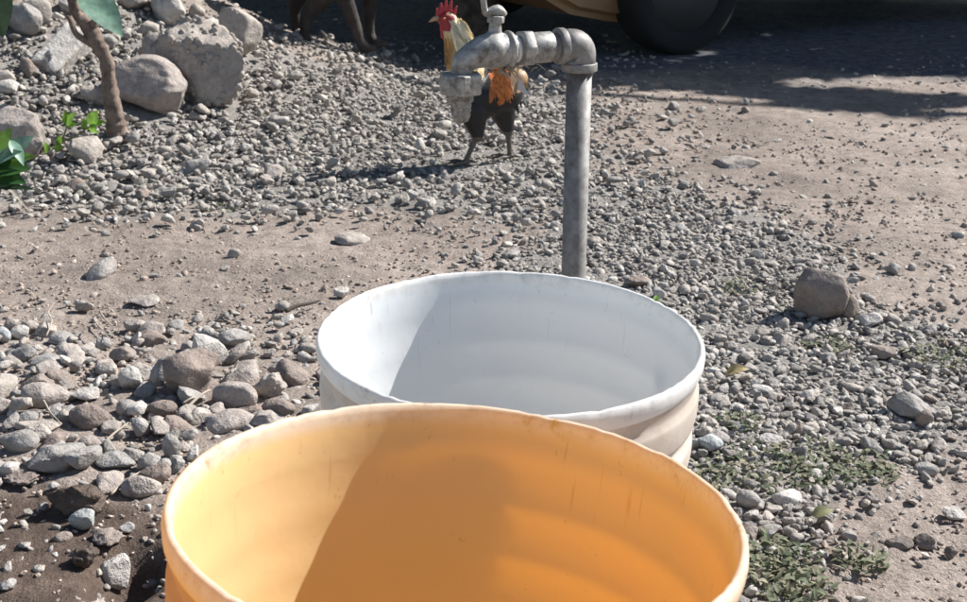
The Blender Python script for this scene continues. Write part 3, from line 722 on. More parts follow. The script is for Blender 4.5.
co = np.zeros(len(me.vertices)*3); me.vertices.foreach_get('co', co); co = co.reshape(-1, 3)
u = 487+co[:, 0]*FPX/RT; v = 164-co[:, 2]*FPX/RT*math.cos(R(13.7))
nz = fbm(co[:, 0]*60+co[:, 1]*40, co[:, 2]*60, 3, 2)
colr = np.tile(np.array([.009, .008, .009]), (len(u), 1))
def put(mask, c): colr[mask] = c
put((v < 74+10*nz) & (u < 484), (.62, .47, .24))
put((v < 60) & (u > 452+6*nz) & (u < 484), (.72, .62, .42))
put((v > 42) & (u < 458+4*nz) & (v < 80), (.42, .25, .09))
put((v < 33) & (u < 456), (.30, .018, .022))
put((v < 18) & (u > 449), (.55, .35, .2))
put((u > 493-6*nz) & (u < 506+4*nz) & (v > 64) & (v < 90+16*nz), (.45, .13, .03))
put((u >= 508+3*nz) & (v < 92), (.35, .22, .12))
put(v > 138-6*nz, (.10, .085, .07))
ca.data.foreach_set('color', np.concatenate([colr, np.ones((len(u), 1))], 1).astype(np.float32).ravel())
rm_, nt, p = M('rooster_plumage', rough=.5)
vc = nt.nodes.new('ShaderNodeVertexColor'); vc.layer_name = 'plumage'
f1 = noise(nt, 160, 4, .7); fr_ = ramp(nt, f1.outputs[0], [(.35, (.6, .6, .6)), (.65, (1.3, 1.3, 1.3))])
nt.links.new(mix(nt, .8, vc.outputs[0], fr_.outputs[0], 'MULTIPLY'), p.inputs['Base Color']); bump(nt, p, f1.outputs[0], .5, .003)
link('body', me, rm_, rooster)
red, nt, p = M('comb_red', (.40, .03, .04), .55); bump(nt, p, noise(nt, 400, 3).outputs[0], .4, .001)
beakm, _, _ = M('beak_horn', (.45, .28, .16), .5)
def fmat(name, c, r):
    m, nt, p = M(name, c, r); g_ = nt.nodes.new('ShaderNodeNewGeometry'); f = ramp(nt, g_.outputs['Random Per Island'], [(0, shade(c, .45)), (.5, c), (1, shade(c, 1.35))])
    nt.links.new(f.outputs[0], p.inputs['Base Color']); return m, nt, p
blk, _, _ = fmat('feather_black', (.009, .009, .012), .35); orf, _, _ = fmat('feather_orange', (.55, .16, .03), .6)
crf, _, _ = fmat('feather_cream', (.72, .62, .42), .7); whf, _, _ = M('feather_pale', (.55, .53, .5), .6); gof, _, _ = fmat('feather_gold', (.45, .24, .08), .6)
bm = bmesh.new()
base_ = [(440, 16), (443, 13), (447, 11), (451, 11), (455, 14)]
for k, (a, h_) in enumerate(zip(base_, (4, 6, 7, 6, 4))):
    p0 = rp(a[0], a[1]+3); p1 = rp(a[0]-1+k*.9, a[1]-h_*.9)
    for j in range(7):
        t = j/6; add_ball(bm, p0.lerp(p1, t), .0062*(1-.5*t), (1, .55, 1))
link('comb', remesh('comb', bm, .001, 3), red, rooster)
for s in (-1, 1):
    bm = bmesh.new()
    for j in range(6): add_ball(bm, rp(443+.5*j, 27+2.2*j, s*.008), .0045+.0008*j, (1, .5, 1))
    link('wattle', remesh('wattle', bm, .0014, 1), red, rooster)
    bm = bmesh.new(); bmesh.ops.create_uvsphere(bm, u_segments=12, v_segments=8, radius=.0034, matrix=Matrix.Translation(rp(446, 21, s*.0175)))
    link('eye', bm_mesh('eye', bm), M('eye_amber', (.5, .2, .03), .2)[0], rooster)
bm = tube([rp(441, 21), rp(436, 22), rp(431, 25)], [.008, .0055, .001], 10); link('beak', bm_mesh('beak', bm), beakm, rooster)
def feather(bm, root_, tip, w, curl=.01, side=Vector((0, 1, 0)), seg=7, up=Vector((0, 0, 1))):
    """lens shaped vane bent along its length, with a little thickness at the quill"""
    root_ = Vector(root_); tip = Vector(tip); d = tip-root_; s = d.cross(side)
    s = s.normalized() if s.length > 1e-6 else Vector((0, 0, 1))
    prev = None
    for j in range(seg+1):
        t = j/seg; c_ = root_+d*t+up*curl*4*t*(1-t)*.5; ww = w*.5*math.sin(math.pi*min(1, .12+.88*t)**.8)*(1 if j < seg else .05)
        a = bm.verts.new(c_+s*ww); b2 = bm.verts.new(c_-s*ww); m_ = bm.verts.new(c_+side*.0012)
        if prev:
            bm.faces.new((prev[0], prev[2], m_, a)); bm.faces.new((prev[2], prev[1], b2, m_))
        prev = (a, b2, m_)
def feathers(name, n, f, mat, seed):
    bm = bmesh.new(); rg = random.Random(seed)
    for k in range(n): f(bm, rg, k)
    o = link(name, bm_mesh(name, bm), mat, rooster); o['kind'] = 'stuff'; return o
for s in (-1, 1):
    sd = Vector((0, s, 0))
    def hack(bm, rg, k, s=s, sd=sd):
        t = rg.random(); c_ = rp(453+10*t+rg.uniform(-3, 10), 22+34*t); r_ = .018+.022*t
        a = c_+Vector((0, s*r_*.9, 0)); feather(bm, a, a+Vector((rg.uniform(.004, .03), s*.012, -rg.uniform(.03, .05))), .0065, .004, sd)
    feathers('hackle_feathers', 130, hack, crf, 5+s)
    def sadd(bm, rg, k, s=s, sd=sd):
        ff_ = rg.random(); a = rp(rg.uniform(494-4*ff_, 504+3*ff_), 66+20*ff_, s*(.034+.022*ff_)); feather(bm, a, a+Vector((rg.uniform(.0, .022), s*.004, -rg.uniform(.022, .04))), .0055, .003, sd)
    feathers('saddle_feathers', 130, sadd, orf, 15+s)
    def wing(bm, rg, k, s=s, sd=sd):
        a = rp(468+k*.7, 88+k*.8, s*(.053-.0005*k)); feather(bm, a, a+Vector((.035+.001*k, s*.002, -.028+rg.uniform(-.006, .006))), .012, .004, sd)
    w_ = feathers('wing', 16, wing, blk, 25+s)
    def thigh(bm, rg, k, s=s, sd=sd):
        cx = 474 if s < 0 else 502; a = rp(cx+rg.uniform(-9, 8), rg.uniform(96, 112), s*rg.uniform(.03, .05)); feather(bm, a, a+Vector((rg.uniform(-.002, .010), -s*.014, -rg.uniform(.02, .036))), .008, .002, sd)
    feathers('thigh_feathers', 60, thigh, blk, 35+s)
def golden(bm, rg, k):
    a = rp(rg.uniform(447, 458), rg.uniform(38, 62), rg.uniform(-.03, .03)); feather(bm, a, a+Vector((rg.uniform(-.004, .008), 0, -.04)), .007, .003, Vector((.3, -1 if a.y < 0 else 1, 0)).normalized())
feathers('breast_feathers', 90, golden, gof, 9)
tf = [(527, 78, whf), (528, 90, gof), (526, 100, whf), (526, 107, whf), (522, 112, blk), (528, 96, whf), (528, 84, blk), (518, 116, blk), (523, 70, gof)]
for k, (tx, ty, mt) in enumerate(tf):
    bm = bmesh.new(); dy = (-1)**k*.012*(k % 3)
    feather(bm, rp(506, 76+k*1.5, dy), rp(tx, ty, dy*1.6), .026, .03, Vector((0, -1, .1)).normalized(), 9); link('tail_feather', bm_mesh('tail_feather', bm), mt, rooster)

# ------------------------------------------------------------------ the animal standing in the shade
DG, DT = ground_at(335, 47)
def dp(px, py, dy=0.0): return Vector(((px-335)*DT/FPX, dy, (47-py)*DT/FPX))
dog = empty('dog', (DG.x, DG.y, hgt(DG.x, DG.y))); tag(dog, 'long legged brown dog in the dark shade, only its legs in the picture', 'dog')
bm = bmesh.new()
def chain(P, r):
    for a, b_, ra, rb in zip(P, P[1:], r, r[1:]): add_cap(bm, a, b_, ra, rb, 7)
chain([dp(330, -48, -.05), dp(332, -12, -.06), dp(311, 14, -.06), dp(307, 34, -.06), dp(309, 45, -.06)], [.085, .05, .024, .018, .022])
chain([dp(318, -48, .06), dp(312, -12, .07), dp(293, 8, .07), dp(294, 34, .07), dp(296, 45, .07)], [.085, .05, .024, .018, .022])
chain([dp(352, -40, -.05), dp(348, -4, -.06), dp(358, 24, -.06), dp(362, 40, -.06), dp(366, 45, -.07)], [.06, .032, .022, .018, .022])
chain([dp(366, -40, .06), dp(371, -4, .06), dp(368, 24, .06), dp(369, 40, .06), dp(375, 45, .04)], [.06, .034, .022, .018, .022])
for (qx, dy) in ((309, -.06), (296, .07), (366, -.07), (375, .04)): add_ball(bm, dp(qx+4, 45.5, dy), .024, (1.4, .9, .6))
chain([dp(318, -58), dp(340, -58), dp(366, -56)], [.105, .095, .12])
chain([dp(366, -64), dp(384, -88), dp(394, -100)], [.085, .06, .055]); chain([dp(394, -102), dp(414, -96)], [.055, .026])
chain([dp(306, -64), dp(294, -60), dp(282, -30)], [.03, .018, .01])
for s in (-1, 1): chain([dp(390, -108, s*.035), dp(384, -100, s*.06)], [.022, .012])
me = remesh('dog_body', bm, .008, 3)
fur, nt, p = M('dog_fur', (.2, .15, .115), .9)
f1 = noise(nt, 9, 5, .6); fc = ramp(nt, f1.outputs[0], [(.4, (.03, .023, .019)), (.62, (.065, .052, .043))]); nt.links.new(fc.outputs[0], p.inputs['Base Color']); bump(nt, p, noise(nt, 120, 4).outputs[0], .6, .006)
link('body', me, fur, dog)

# ------------------------------------------------------------------ parked car in the shade
WG, WT = ground_at(672, 53)
paint, nt, p = M('brown_car_paint', (.30, .14, .06), .4, 0, .5)
f1 = noise(nt, 3, 5, .65); fc = ramp(nt, f1.outputs[0], [(.4, (.27, .15, .07)), (.65, (.42, .25, .125))]); nt.links.new(fc.outputs[0], p.inputs['Base Color'])
rub, _, _ = M('tyre_rubber', (.012, .012, .012), .9); rimm, _, _ = M('wheel_steel', (.07, .07, .07), .6, .3); blackp, _, _ = M('black_trim', (.03, .03, .03), .6)
glass, _, _ = M('car_glass', (.03, .04, .045), .08); lens, _, _ = M('lamp_lens', (.75, .76, .78), .15)
YAW = R(28)
car = empty('parked_car', (WG.x, WG.y, hgt(WG.x, WG.y)), (0, 0, YAW))   # local x runs backwards from the front axle, y across (away from the camera)
tag(car, 'brown car parked in the shade behind the tap, with one front tyre showing', 'car')
WR, TRACK, WB = .262, 1.42, 2.45
def side_profile():
    pts = [(-.60, .30), (-.56, .185), (-.42, .165)]
    pts += [(-.30, .165), (-.02, .172), (.06, .20), (.10, .30)] 
    arch = [(.34*math.cos(a), .285+.34*math.sin(a)) for a in [R(x) for x in (52, 30, 10, -6)]]
    pts = [(-.60, .36), (-.56, .23), (-.45, .17), (-.28, .135), (-.05, .105), (.035, .13), (.07, .30), (.16, .55)]+arch+[(.42, .22)]
    pts += [(WB-.42, .22)]+[(WB+.34*math.cos(a), .285+.34*math.sin(a)) for a in [R(x) for x in (186, 160, 130, 90, 50, 20, -6)]]
    pts += [(WB+.55, .24), (WB+.68, .40), (WB+.66, .82), (WB+.55, .92), (WB+.15, .95), (WB-.25, 1.34), (WB-.9, 1.40), (1.15, 1.38), (.95, 1.32), (.42, .93), (-.3, .82), (-.56, .70)]
    return pts
bm = bmesh.new(); prof = side_profile()
L_ = []
for (yy, inset) in ((-.78, .04), (-.72, 0), (.72+0, 0), (.78, .04)):
    pass
def slabs(y, k): return [bm.verts.new((x, y, z)) for x, z in prof]
A0 = slabs(.03, 0); B0 = slabs(1.57, 0)
bm.faces.new(A0); bm.faces.new(list(reversed(B0)))
for k in range(len(prof)): bm.faces.new((A0[k], A0[(k+1) % len(prof)], B0[(k+1) % len(prof)], B0[k]))
bmesh.ops.recalc_face_normals(bm, faces=bm.faces)
bmesh.ops.bevel(bm, geom=[e for e in bm.edges if e.calc_face_angle(0) > .9 and abs(e.verts[0].co.y-e.verts[1].co.y) < .01], offset=.035, segments=3, affect='EDGES')
link('body', bm_mesh('car_body', bm), paint, car, smooth=False)
def wheel(x, y, s):
    w = tyre = None
    tp = [(.17, -.075), (.20, -.088), (.235, -.09), (.253, -.083), (WR, -.06), (WR, .06), (.253, .083), (.235, .09), (.20, .088), (.17, .075)]
    b_ = lathe(tp, 48, closed=True)
    for q in range(0): pass
    o = link('tyre', bm_mesh('tyre', b_), rub, car); o.rotation_euler = (R(90), 0, 0); o.location = (x, y, WR)
    b_ = lathe([(.0, -.05), (.05, -.06), (.06, -.045), (.13, -.03), (.165, -.07), (.18, -.075), (.18, .075), (.0, .06)][::1], 32, closed=False)
    bmesh.ops.remove_doubles(b_, verts=b_.verts, dist=1e-4)
    r_ = link('rim', bm_mesh('rim', b_), rimm, car); r_.rotation_euler = (R(90) if s < 0 else R(-90), 0, 0); r_.location = (x, y, WR)
for x in (0, WB):
    wheel(x, .0, -1); wheel(x, 1.5, 1)
for yy in (.022, 1.578):
    for pts in ([(.62, .97), (1.02, 1.28), (1.45, 1.31), (1.45, .97)], [(1.52, .97), (1.52, 1.31), (2.1, 1.28), (2.45, .98)]):
        b_ = bmesh.new(); vs = [b_.verts.new((x, yy, z)) for x, z in pts]; f = b_.faces.new(vs)
        e = bmesh.ops.extrude_face_region(b_, geom=[f]); [setattr(v, 'co', v.co+Vector((0, .012 if yy < 1 else -.012, 0))) for v in e['geom'] if isinstance(v, bmesh.types.BMVert)]
        bmesh.ops.recalc_face_normals(b_, faces=b_.faces); link('window', bm_mesh('window', b_), glass, car, smooth=False)
for yy in (.2, 1.4):
    b_ = bmesh.new(); bmesh.ops.create_uvsphere(b_, u_segments=16, v_segments=10, radius=1, matrix=Matrix.Translation((-.575, yy, .62)) @ Matrix.Diagonal((.03, .14, .08, 1)))
    link('headlight', bm_mesh('headlight', b_), lens, car)
b_ = bmesh.new(); bmesh.ops.create_uvsphere(b_, u_segments=14, v_segments=8, radius=1, matrix=Matrix.Translation((.01, .02, .235)) @ Matrix.Diagonal((.045, .012, .018, 1)))
link('side_reflector', bm_mesh('side_reflector', b_), lens, car)

# ------------------------------------------------------------------ shade tree (its trunk stands behind the tap; the crown above the picture is placed for its shade)
leafm, nt, p = M('tree_leaf', (.06, .1, .03), .6)
TG, TT_ = ground_at(477, 40)
tree = empty('shade_tree', TG); tag(tree, 'dark tree trunk standing in the shade just behind the tap', 'tree')
bark, nt, p = M('bark', (.13, .1, .075), .95); f1 = noise(nt, 18, 6, .7); fc = ramp(nt, f1.outputs[0], [(.4, (.06, .045, .035)), (.62, (.17, .13, .1))]); nt.links.new(fc.outputs[0], p.inputs['Base Color']); bump(nt, p, f1.outputs[0], .8, .03)
pts, rd = smooth_path([(0, 0, -.1), (0, 0, .25), (.05, .05, 1), (.15, .2, 1.8), (.5, .5, 2.6)], [.14, .105, .095, .09, .07], 5)
link('trunk', bm_mesh('trunk', tube(pts, rd, 16)), bark, tree)
rg = random.Random(5)
for k in range(9):
    a = rg.uniform(0, 6.28); L = rg.uniform(1.6, 4.5)
    e = Vector((2.5+L*math.cos(a), 2.2+L*math.sin(a), rg.uniform(3, 4.6)))
    pts, rd = smooth_path([(.3, .35, 2.2), (.9+.25*e.x*.3, .8+.1*e.y, 2.8), (e.x*.6, e.y*.6, 3.2), e], [.06, .045, .03, .01], 4)
    link('limb', bm_mesh('limb', tube(pts, rd, 8)), bark, tree)
# crown: unseen leaf clumps placed to cast the yard's shade and cut skylight
shx, shy = [], []
n = 200000
x = RNG.uniform(-9, 7.5, n); y = RNG.uniform(1.5, 14.0, n)
edge = np.interp(x, [-9, -2.6, -2.05, -1.4, -.9, -.12, .3, .6, 1.0, 1.5, 2.2, 5.5], [1.5, 1.9, 4.7, 5.0, 4.85, 4.33, 4.12, 4.0, 3.75, 3.5, 3.5, 3.4])
q = y-edge
nz1 = fbm(x*2.4+5, y*4.2, 3, 61)
dens = sstep(-.02, .10, q+(nz1-.5)*.35)
hole = sstep(.3, .9, x)*(1-sstep(1.2, 1.9, q))*sstep(.02, .16, q)
dens *= 1-hole*sstep(.47-.10*sstep(.9, 1.5, x), .60-.10*sstep(.9, 1.5, x), fbm(x*1.5+2, y*3.4+7, 3, 77))
dens *= 1-sstep(6.9, 7.1, y+ .3*(nz1-.5))*sstep(1.7, 2.1, x)
k = RNG.random(n) < dens
x = x[k]; y = y[k]; n = len(x)
hh = np.clip(RNG.normal(3.1, .45, n), 2.3, 4.4)
kk = hh/SUN.z
cx = x+SUN.x*kk-TG.x; cy = y+SUN.y*kk-TG.y; cz = hh-TG.z
s = RNG.uniform(.06, .10, n)*(1+.9*sstep(.3, 1.0, q[k]))
lv = np.array([[-1, 0, 0], [-.3, .45, .08], [.4, .4, .05], [1, 0, -.12], [.4, -.4, .05], [-.3, -.45, .08]])
E_ = np.stack([RNG.normal(0, .5, n), RNG.normal(0, .5, n), RNG.uniform(0, 6.28, n)], -1)
W_ = (lv[None]*s[:, None, None])@rotm(E_).transpose(0, 2, 1)+np.stack([cx, cy, cz], -1)[:, None]
Fl = np.array([[0, 1, 2, 3], [0, 3, 4, 5]])
me = np_mesh('crown', W_.reshape(-1, 3), (Fl[None]+(np.arange(n)*6)[:, None, None]).reshape(-1, 4))
print('leaves', n)
o = link('crown', me, leafm, tree, smooth=False); o['kind'] = 'stuff'  # unseen crown, placed to cast the yard's shade and cut skylight

# ------------------------------------------------------------------ branch, twigs, plants at the left
wood, nt, p = M('weathered_wood', (.17, .125, .1), .9); f1 = noise(nt, 30, 6, .7)
fc = ramp(nt, f1.outputs[0], [(.38, (.1, .07, .055)), (.6, (.24, .18, .145))]); nt.links.new(fc.outputs[0], p.inputs['Base Color']); bump(nt, p, f1.outputs[0], .8, .008)
bg_, bt = ground_at(119, 137)
def bp(px, py, dy=0): return plane_at(px, py, bg_.y-.02+dy)
root = empty('leaning_branch', bg_); tag(root, 'crooked brown branch leaning in front of the smooth boulder', 'branch')
def rel(L, o): return [Vector(p_)-o.location for p_ in L]
k_ = bt/FPX
pts, rd = smooth_path(rel([bp(122, 142), bp(117, 128), bp(113, 108), bp(109, 82), bp(106, 62), bp(96, 42), bp(86, 24), bp(76, 12, -.01), bp(70, -8, -.02), bp(60, -40, -.04)], root), [11*k_, 10.5*k_, 9.5*k_, 7.5*k_, 7*k_, 8*k_, 6.5*k_, 5*k_, 4.5*k_, 4*k_], 5)
rg = random.Random(8); rd = [r_*(1+rg.uniform(-.10, .12)) for r_ in rd]
pts, rd = smooth_path(pts, rd, 4)
bm = tube(pts, rd, 20); bm.normal_update()
for v in bm.verts:
    q_ = fbm(np.array([v.co.x*70+v.co.y*50]), np.array([v.co.z*18]), 4, 6)[0]-.5; v.co += v.normal*q_*.011
link('stem', bm_mesh('stem', bm), wood, root)
pts, rd = smooth_path(rel([bp(100, 48), bp(88, 42, -.01), bp(76, 34, -.02), bp(70, 20, -.03), bp(64, 12, -.03)], root), [5*k_, 3.5*k_, 3*k_, 2.4*k_, 1.5*k_], 4)
link('side_twig', bm_mesh('side_twig', tube(pts, rd, 8)), wood, root)
pts, rd = smooth_path(rel([bp(92, 32), bp(96, 18, -.01), bp(108, 6, -.02), bp(112, -14, -.03)], root), [5*k_, 3*k_, 2.5*k_, 2*k_], 4)
link('side_twig', bm_mesh('side_twig', tube(pts, rd, 8)), wood, root)

def leaf_mat(name, col, trans=.35, rough=.42, isl=0):
    m = bpy.data.materials.new(name); m.use_nodes = True; nt = m.node_tree; p = nt.nodes['Principled BSDF']
    f1 = noise(nt, 60, 4, .6); c = ramp(nt, f1.outputs[0], [(.35, shade(col, .7)), (.65, shade(col, 1.25))]).outputs[0]
    if isl:
        g_ = nt.nodes.new('ShaderNodeNewGeometry'); c = mix(nt, ramp(nt, g_.outputs['Random Per Island'], [(.25, (0, 0, 0)), (.8, (.75, .75, .75)), (.95, (1, 1, 1))]).outputs[0], c, (.33, .30, .21))
    nt.links.new(c, p.inputs['Base Color']); p.inputs['Roughness'].default_value = rough
    t = nt.nodes.new('ShaderNodeBsdfTranslucent'); nt.links.new(c, t.inputs[0])
    ms = nt.nodes.new('ShaderNodeMixShader'); ms.inputs[0].default_value = trans
    nt.links.new(p.outputs[0], ms.inputs[1]); nt.links.new(t.outputs[0], ms.inputs[2]); nt.links.new(ms.outputs[0], nt.nodes['Material Output'].inputs[0])
    return m
LG = leaf_mat('leaf_grey_green', (.20, .34, .25)); LD = leaf_mat('leaf_deep_green', (.045, .12, .03)); LB = leaf_mat('leaf_bright', (.20, .36, .06)); LW = leaf_mat('weed_green', (.12, .15, .085), rough=.8, isl=1); LY = leaf_mat('leaf_yellow', (.42, .34, .17)); LX = leaf_mat('dry_blade', (.55, .5, .42)); LK = leaf_mat('leaf_dark', (.03, .06, .03))
def leaf(bm, a, b, w, nrm, fold=.25, droop=.0, seg=10, shp=.75):
    """leaf from a to b with midrib fold; nrm = the way its face looks"""
    a = Vector(a); b = Vector(b); d = b-a; nrm = Vector(nrm).normalized(); s = d.cross(nrm).normalized(); nn = s.cross(d).normalized(); pv = None
    for j in range(seg+1):
        t = j/seg; c_ = a+d*t+nn*droop*math.sin(math.pi*t)*d.length
        ww = w*.5*math.sin(math.pi*t**shp)**.9 if 0 < t < 1 else w*.02
        row = [bm.verts.new(c_+s*ww*q+nn*(abs(q)*ww*fold+.03*ww*math.sin(9*t+4*q))) for q in (-1, -.5, 0, .5, 1)]
        if pv:
            for i in range(4): bm.faces.new((pv[i], pv[i+1], row[i+1], row[i]))
        pv = row
# tall leafy plant rooted outside the left edge, its leaves hanging into the picture
YL = 2.25
pr_, _ = ground_at(-70, 262); pr_ = Vector((plane_at(-60, 250, YL).x, YL, hgt(plane_at(-60, 250, YL).x, YL)))
plant = empty('leafy_sapling', pr_); tag(plant, 'leafy sapling at the left edge with large leaves hanging into the top corner', 'plant')
lp = lambda px, py, dy=0: plane_at(px, py, YL+dy)-plant.location
stemm, _, _ = M('green_stem', (.14, .15, .07), .7)
pts, rd = smooth_path([Vector((0, 0, -.02)), lp(-62, 120), lp(-50, 0), lp(0, -70), lp(60, -50), lp(80, -12)], [.009, .007, .006, .005, .003, .002], 5)
link('stem', bm_mesh('stem', tube(pts, rd, 8)), stemm, plant)
pts, rd = smooth_path([lp(-62, 140), lp(-40, 150), lp(-8, 166)], [.004, .003, .002], 5)
link('stem', bm_mesh('stem', tube(pts, rd, 8)), stemm, plant)
pts, rd = smooth_path([lp(-50, 0), lp(-30, -30), lp(-14, -25)], [.004, .003, .002], 5)
link('stem', bm_mesh('stem', tube(pts, rd, 8)), stemm, plant)
cn = Vector((.35, -.75, .55))
for a, b, w, m_, nr in ((lp(80, -12), lp(123, 37, -.03), .062, LG, cn), (lp(-8, -25), lp(3, 38), .065, LK, (.1, -1, .2)), (lp(-8, 166), lp(30, 170, -.02), .062, LD, (.2, -.6, .7)), (lp(-2, 160), lp(34, 136, .02), .036, LG, cn), (lp(10, 140), lp(24, 166, -.02), .024, LG, (.6, -.6, .5)),
                        (lp(-30, 188), lp(36, 190, -.05), .022, LK, (.1, -.6, .8)), (lp(-10, 166), lp(16, 142, .03), .05, LD, (.1, -1, .1)), (lp(-10, 168), lp(22, 152, -.03), .045, LG, (.3, -.5, .8)), (lp(-6, 172), lp(26, 184, -.04), .04, LD, (.1, -.7, .6)), (lp(-4, 150), lp(12, 128, .01), .03, LB, cn), (lp(6, 162), lp(36, 156, -.01), .026, LB, cn), (lp(-62, 60), lp(-30, 96), .05, LG, cn), (lp(-20, -52), lp(-4, -8), .05, LG, cn)):
    bm = bmesh.new(); leaf(bm, a, b, w, nr, .22, .05); link('leaf', bm_mesh('leaf', bm), m_, plant)
bm = bmesh.new(); a_, _ = ground_at(2, 196); b2, _ = ground_at(33, 221)
leaf(bm, a_+Vector((0, 0, .03)), b2+Vector((0, 0, .012)), .012, (0, -.5, 1), .3, .08); o = link('dry_blade', bm_mesh('dry_blade', bm), LX)
tag(o, 'curved whitish dry blade lying on the dirt at the left edge', 'dry blade')
# small bright seedling
sg, stt = ground_at(62, 160)
seed_ = empty('seedling', sg); tag(seed_, 'small bright green seedling growing from the gravel beside the branch foot', 'seedling')
sp_ = lambda px, py, dy=0: plane_at(px, py, sg.y+dy)-seed_.location
pts, rd = smooth_path([sp_(36, 170), sp_(48, 156), sp_(62, 140), sp_(68, 122)], [.004, .003, .0025, .002], 4); link('stem', bm_mesh('stem', tube(pts, rd, 7)), stemm, seed_)
pts, rd = smooth_path([sp_(60, 142), sp_(76, 136), sp_(90, 126)], [.003, .0025, .0015], 4); link('stem', bm_mesh('stem', tube(pts, rd, 7)), stemm, seed_)
for a, b, w in (((66, 124), (64, 110), .022), ((66, 126), (76, 112), .022), ((66, 128), (78, 124), .02), ((90, 126), (98, 110), .032), ((90, 127), (106, 122), .026), ((88, 128), (98, 134), .018), ((84, 130), (82, 118), .02), ((50, 152), (66, 147), .024), ((48, 154), (44, 142), .018), ((58, 146), (60, 134), .016)):
    bm = bmesh.new(); leaf(bm, sp_(*a), sp_(*b, -.015), w, (.4, -.6, .7), .2, .06, 7); link('leaf', bm_mesh('leaf', bm), LB, seed_)

# low weeds in the gravel
def weed(px, py, rpx, nleaf, label, seed, mat=LW, tall=.28, lw=.0055):
    g, t = ground_at(px, py); k = t/FPX; rg = random.Random(seed); bm = bmesh.new()
    rpx *= 1.5; nleaf = int(nleaf*1.05)
    for i in range(nleaf):
        a = rg.uniform(0, 6.28); r0 = rpx*k*math.sqrt(rg.random()); st = Vector((r0*math.cos(a)*1.0, r0*math.sin(a)*1.0, 0))
        st.z = hgt(g.x+st.x, g.y+st.y)-g.z+rg.uniform(.002, .011)
        L = rg.uniform(.006, .015); b_ = rg.uniform(0, 6.28)
        e = st+Vector((math.cos(b_)*L, math.sin(b_)*L, rg.uniform(-.002, L*tall*2)))
        leaf(bm, st, e, lw*rg.uniform(.7, 1.5), (rg.uniform(-.4, .4), rg.uniform(-.4, .4), 1), .25, rg.uniform(0, .15), 4)
        if rg.random() < .4: tube([st+Vector((0, 0, -.012)), st, (st+e)/2], [.0008, .0008, .0005], 4, bm, cap=False)
    o = link('weed', bm_mesh('weed', bm), mat); o.location = g
    tag(o, label, 'weed'); return o
weed(738, 292, 15, 60, 'low green weed up right from the back of the white bucket', 1)
weed(828, 348, 16, 55, 'small weed just below the large dark rock', 2)
weed(938, 358, 26, 90, 'spread of low weeds near the right edge below the dark rock', 3)
weed(735, 425, 16, 60, 'small pale weed right of the white bucket wall', 4)
weed(768, 472, 34, 170, 'leafy weed patch between the buckets and the flat white stone', 5)
weed(820, 468, 32, 150, 'dense dark green weeds right of the pointed stone', 6)
weed(868, 472, 20, 90, 'weed tuft at the right end of the green patch', 7)
weed(775, 560, 26, 130, 'leafy weeds low beside the right side of the orange bucket', 8)
weed(790, 588, 28, 150, 'pale green weeds at the bottom edge right of the orange bucket', 9, tall=.5)
weed(862, 562, 18, 60, 'little weed on the bare dirt near the bottom right', 10)
weed(655, 308, 6, 14, 'tiny bright sprig behind the white bucket rim', 11, LB)
weed(225, 210, 14, 30, 'faint weed at the foot of the gravel heap', 12)
weed(712, 480, 20, 60, 'weeds in the gap between the two buckets and the gravel', 13)
g, t = ground_at(740, 384); bm = bmesh.new(); k = t/FPX
leaf(bm, (-15*k, 0, .004), (9*k, .004, .010), .017, (.1, -.5, 1), .5, .12); o = link('fallen_leaf', bm_mesh('fallen_leaf', bm), LY); o.location = g+Vector((0, 0, .012)); tag(o, 'curled yellow fallen leaf on the gravel right of the white bucket', 'leaf')
g, t = ground_at(822, 524); bm = bmesh.new()
leaf(bm, (-.012, 0, .004), (.013, .004, .01), .016, (0, -.3, 1), .4, .1); o = link('fallen_leaf', bm_mesh('fallen_leaf', bm), leaf_mat('leaf_olive', (.3, .3, .16))); o.location = g+Vector((0, 0, .006)); tag(o, 'small olive fallen leaf at the edge of the bare dirt, lower right', 'leaf')

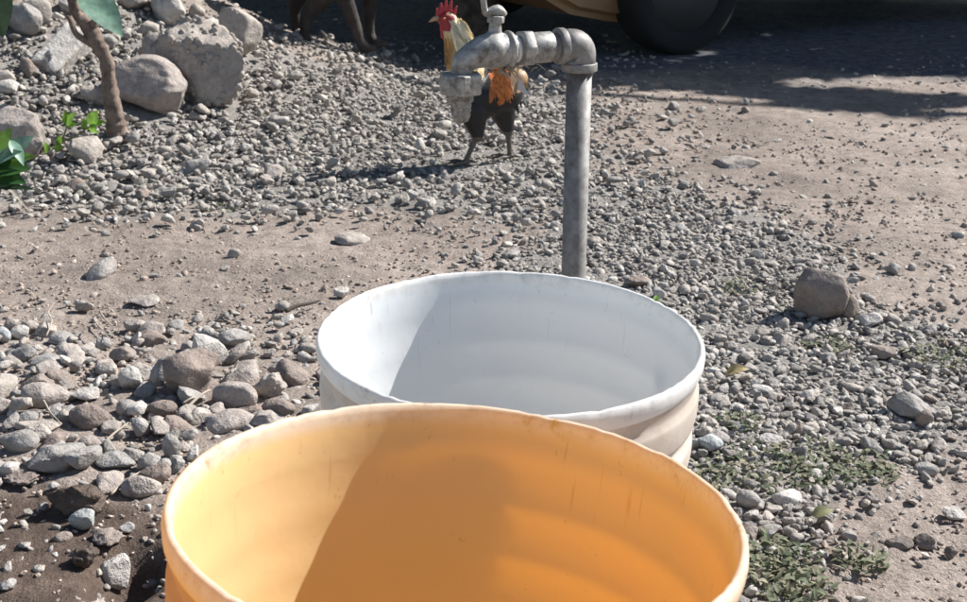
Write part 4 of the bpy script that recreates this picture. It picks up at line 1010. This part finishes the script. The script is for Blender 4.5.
def twig(a, b, r, label, mat, h0=.01, h1=.02, bend=.01, seed=0, name='twig'):
    A_, t = ground_at(*a); B_, _ = ground_at(*b); A_.z += h0; B_.z += h1; rg = random.Random(seed)
    m1 = A_.lerp(B_, .35)+Vector((rg.uniform(-bend, bend), 0, rg.uniform(0, bend))); m2 = A_.lerp(B_, .7)+Vector((rg.uniform(-bend, bend), 0, rg.uniform(0, bend)))
    pts, rd = smooth_path([A_, m1, m2, B_], [r*.75, r*.7, r*.55, r*.3], 4)
    o = link(name, bm_mesh(name, tube([q-A_ for q in pts], rd, 7)), mat); o.location = A_; tag(o, label, 'twig'); return o
straw, _, _ = M('straw', (.40, .345, .28), .9); dkw, _, _ = M('dark_stick', (.07, .055, .045), .9)
twig((286, 318), (321, 309), .005, 'dark flat stick pointing at the left rim of the white bucket', dkw, .012, .016, .003, 1, 'stick')
twig((47, 342), (56, 320), .0016, 'thin pale twig sticking up at the back left of the cobbles', straw, .01, .03, .006, 2)
twig((96, 334), (110, 350), .0018, 'thin pale twig slanting across the back of the cobbles', straw, .025, .02, .005, 3)
twig((102, 324), (118, 343), .0018, 'short pale twig just right of the slanting one at the back', straw, .02, .02, .004, 4)
twig((186, 418), (212, 404), .0030, 'frayed pale straw in front of the cracked cobble', straw, .012, .022, .006, 5)
twig((184, 414), (202, 408), .0022, 'second thinner straw lying with the frayed one', straw, .016, .018, .005, 6)
twig((112, 500), (160, 468), .0022, 'thin twig between the wet lump and the pale oval cobble', straw, .008, .014, .008, 7)
twig((44, 408), (62, 430), .0018, 'curved root fibre left of the brown egg shaped cobble', straw, .012, .01, .008, 8)
twig((16, 420), (50, 420), .0016, 'fine pale fibre lying flat near the left edge', straw, .012, .012, .004, 9)
twig((106, 450), (130, 436), .0022, 'little pale twig right of the big angular rock', straw, .012, .02, .004, 10)
twig((832, 570), (850, 580), .0016, 'thin pale straw on the dirt at the bottom right', straw, .006, .006, .004, 11)
twig((640, 205), (760, 226), .004, 'long dusty root ridge crossing the dirt right of the pipe', wood, -.001, .0, .006, 12, 'root')
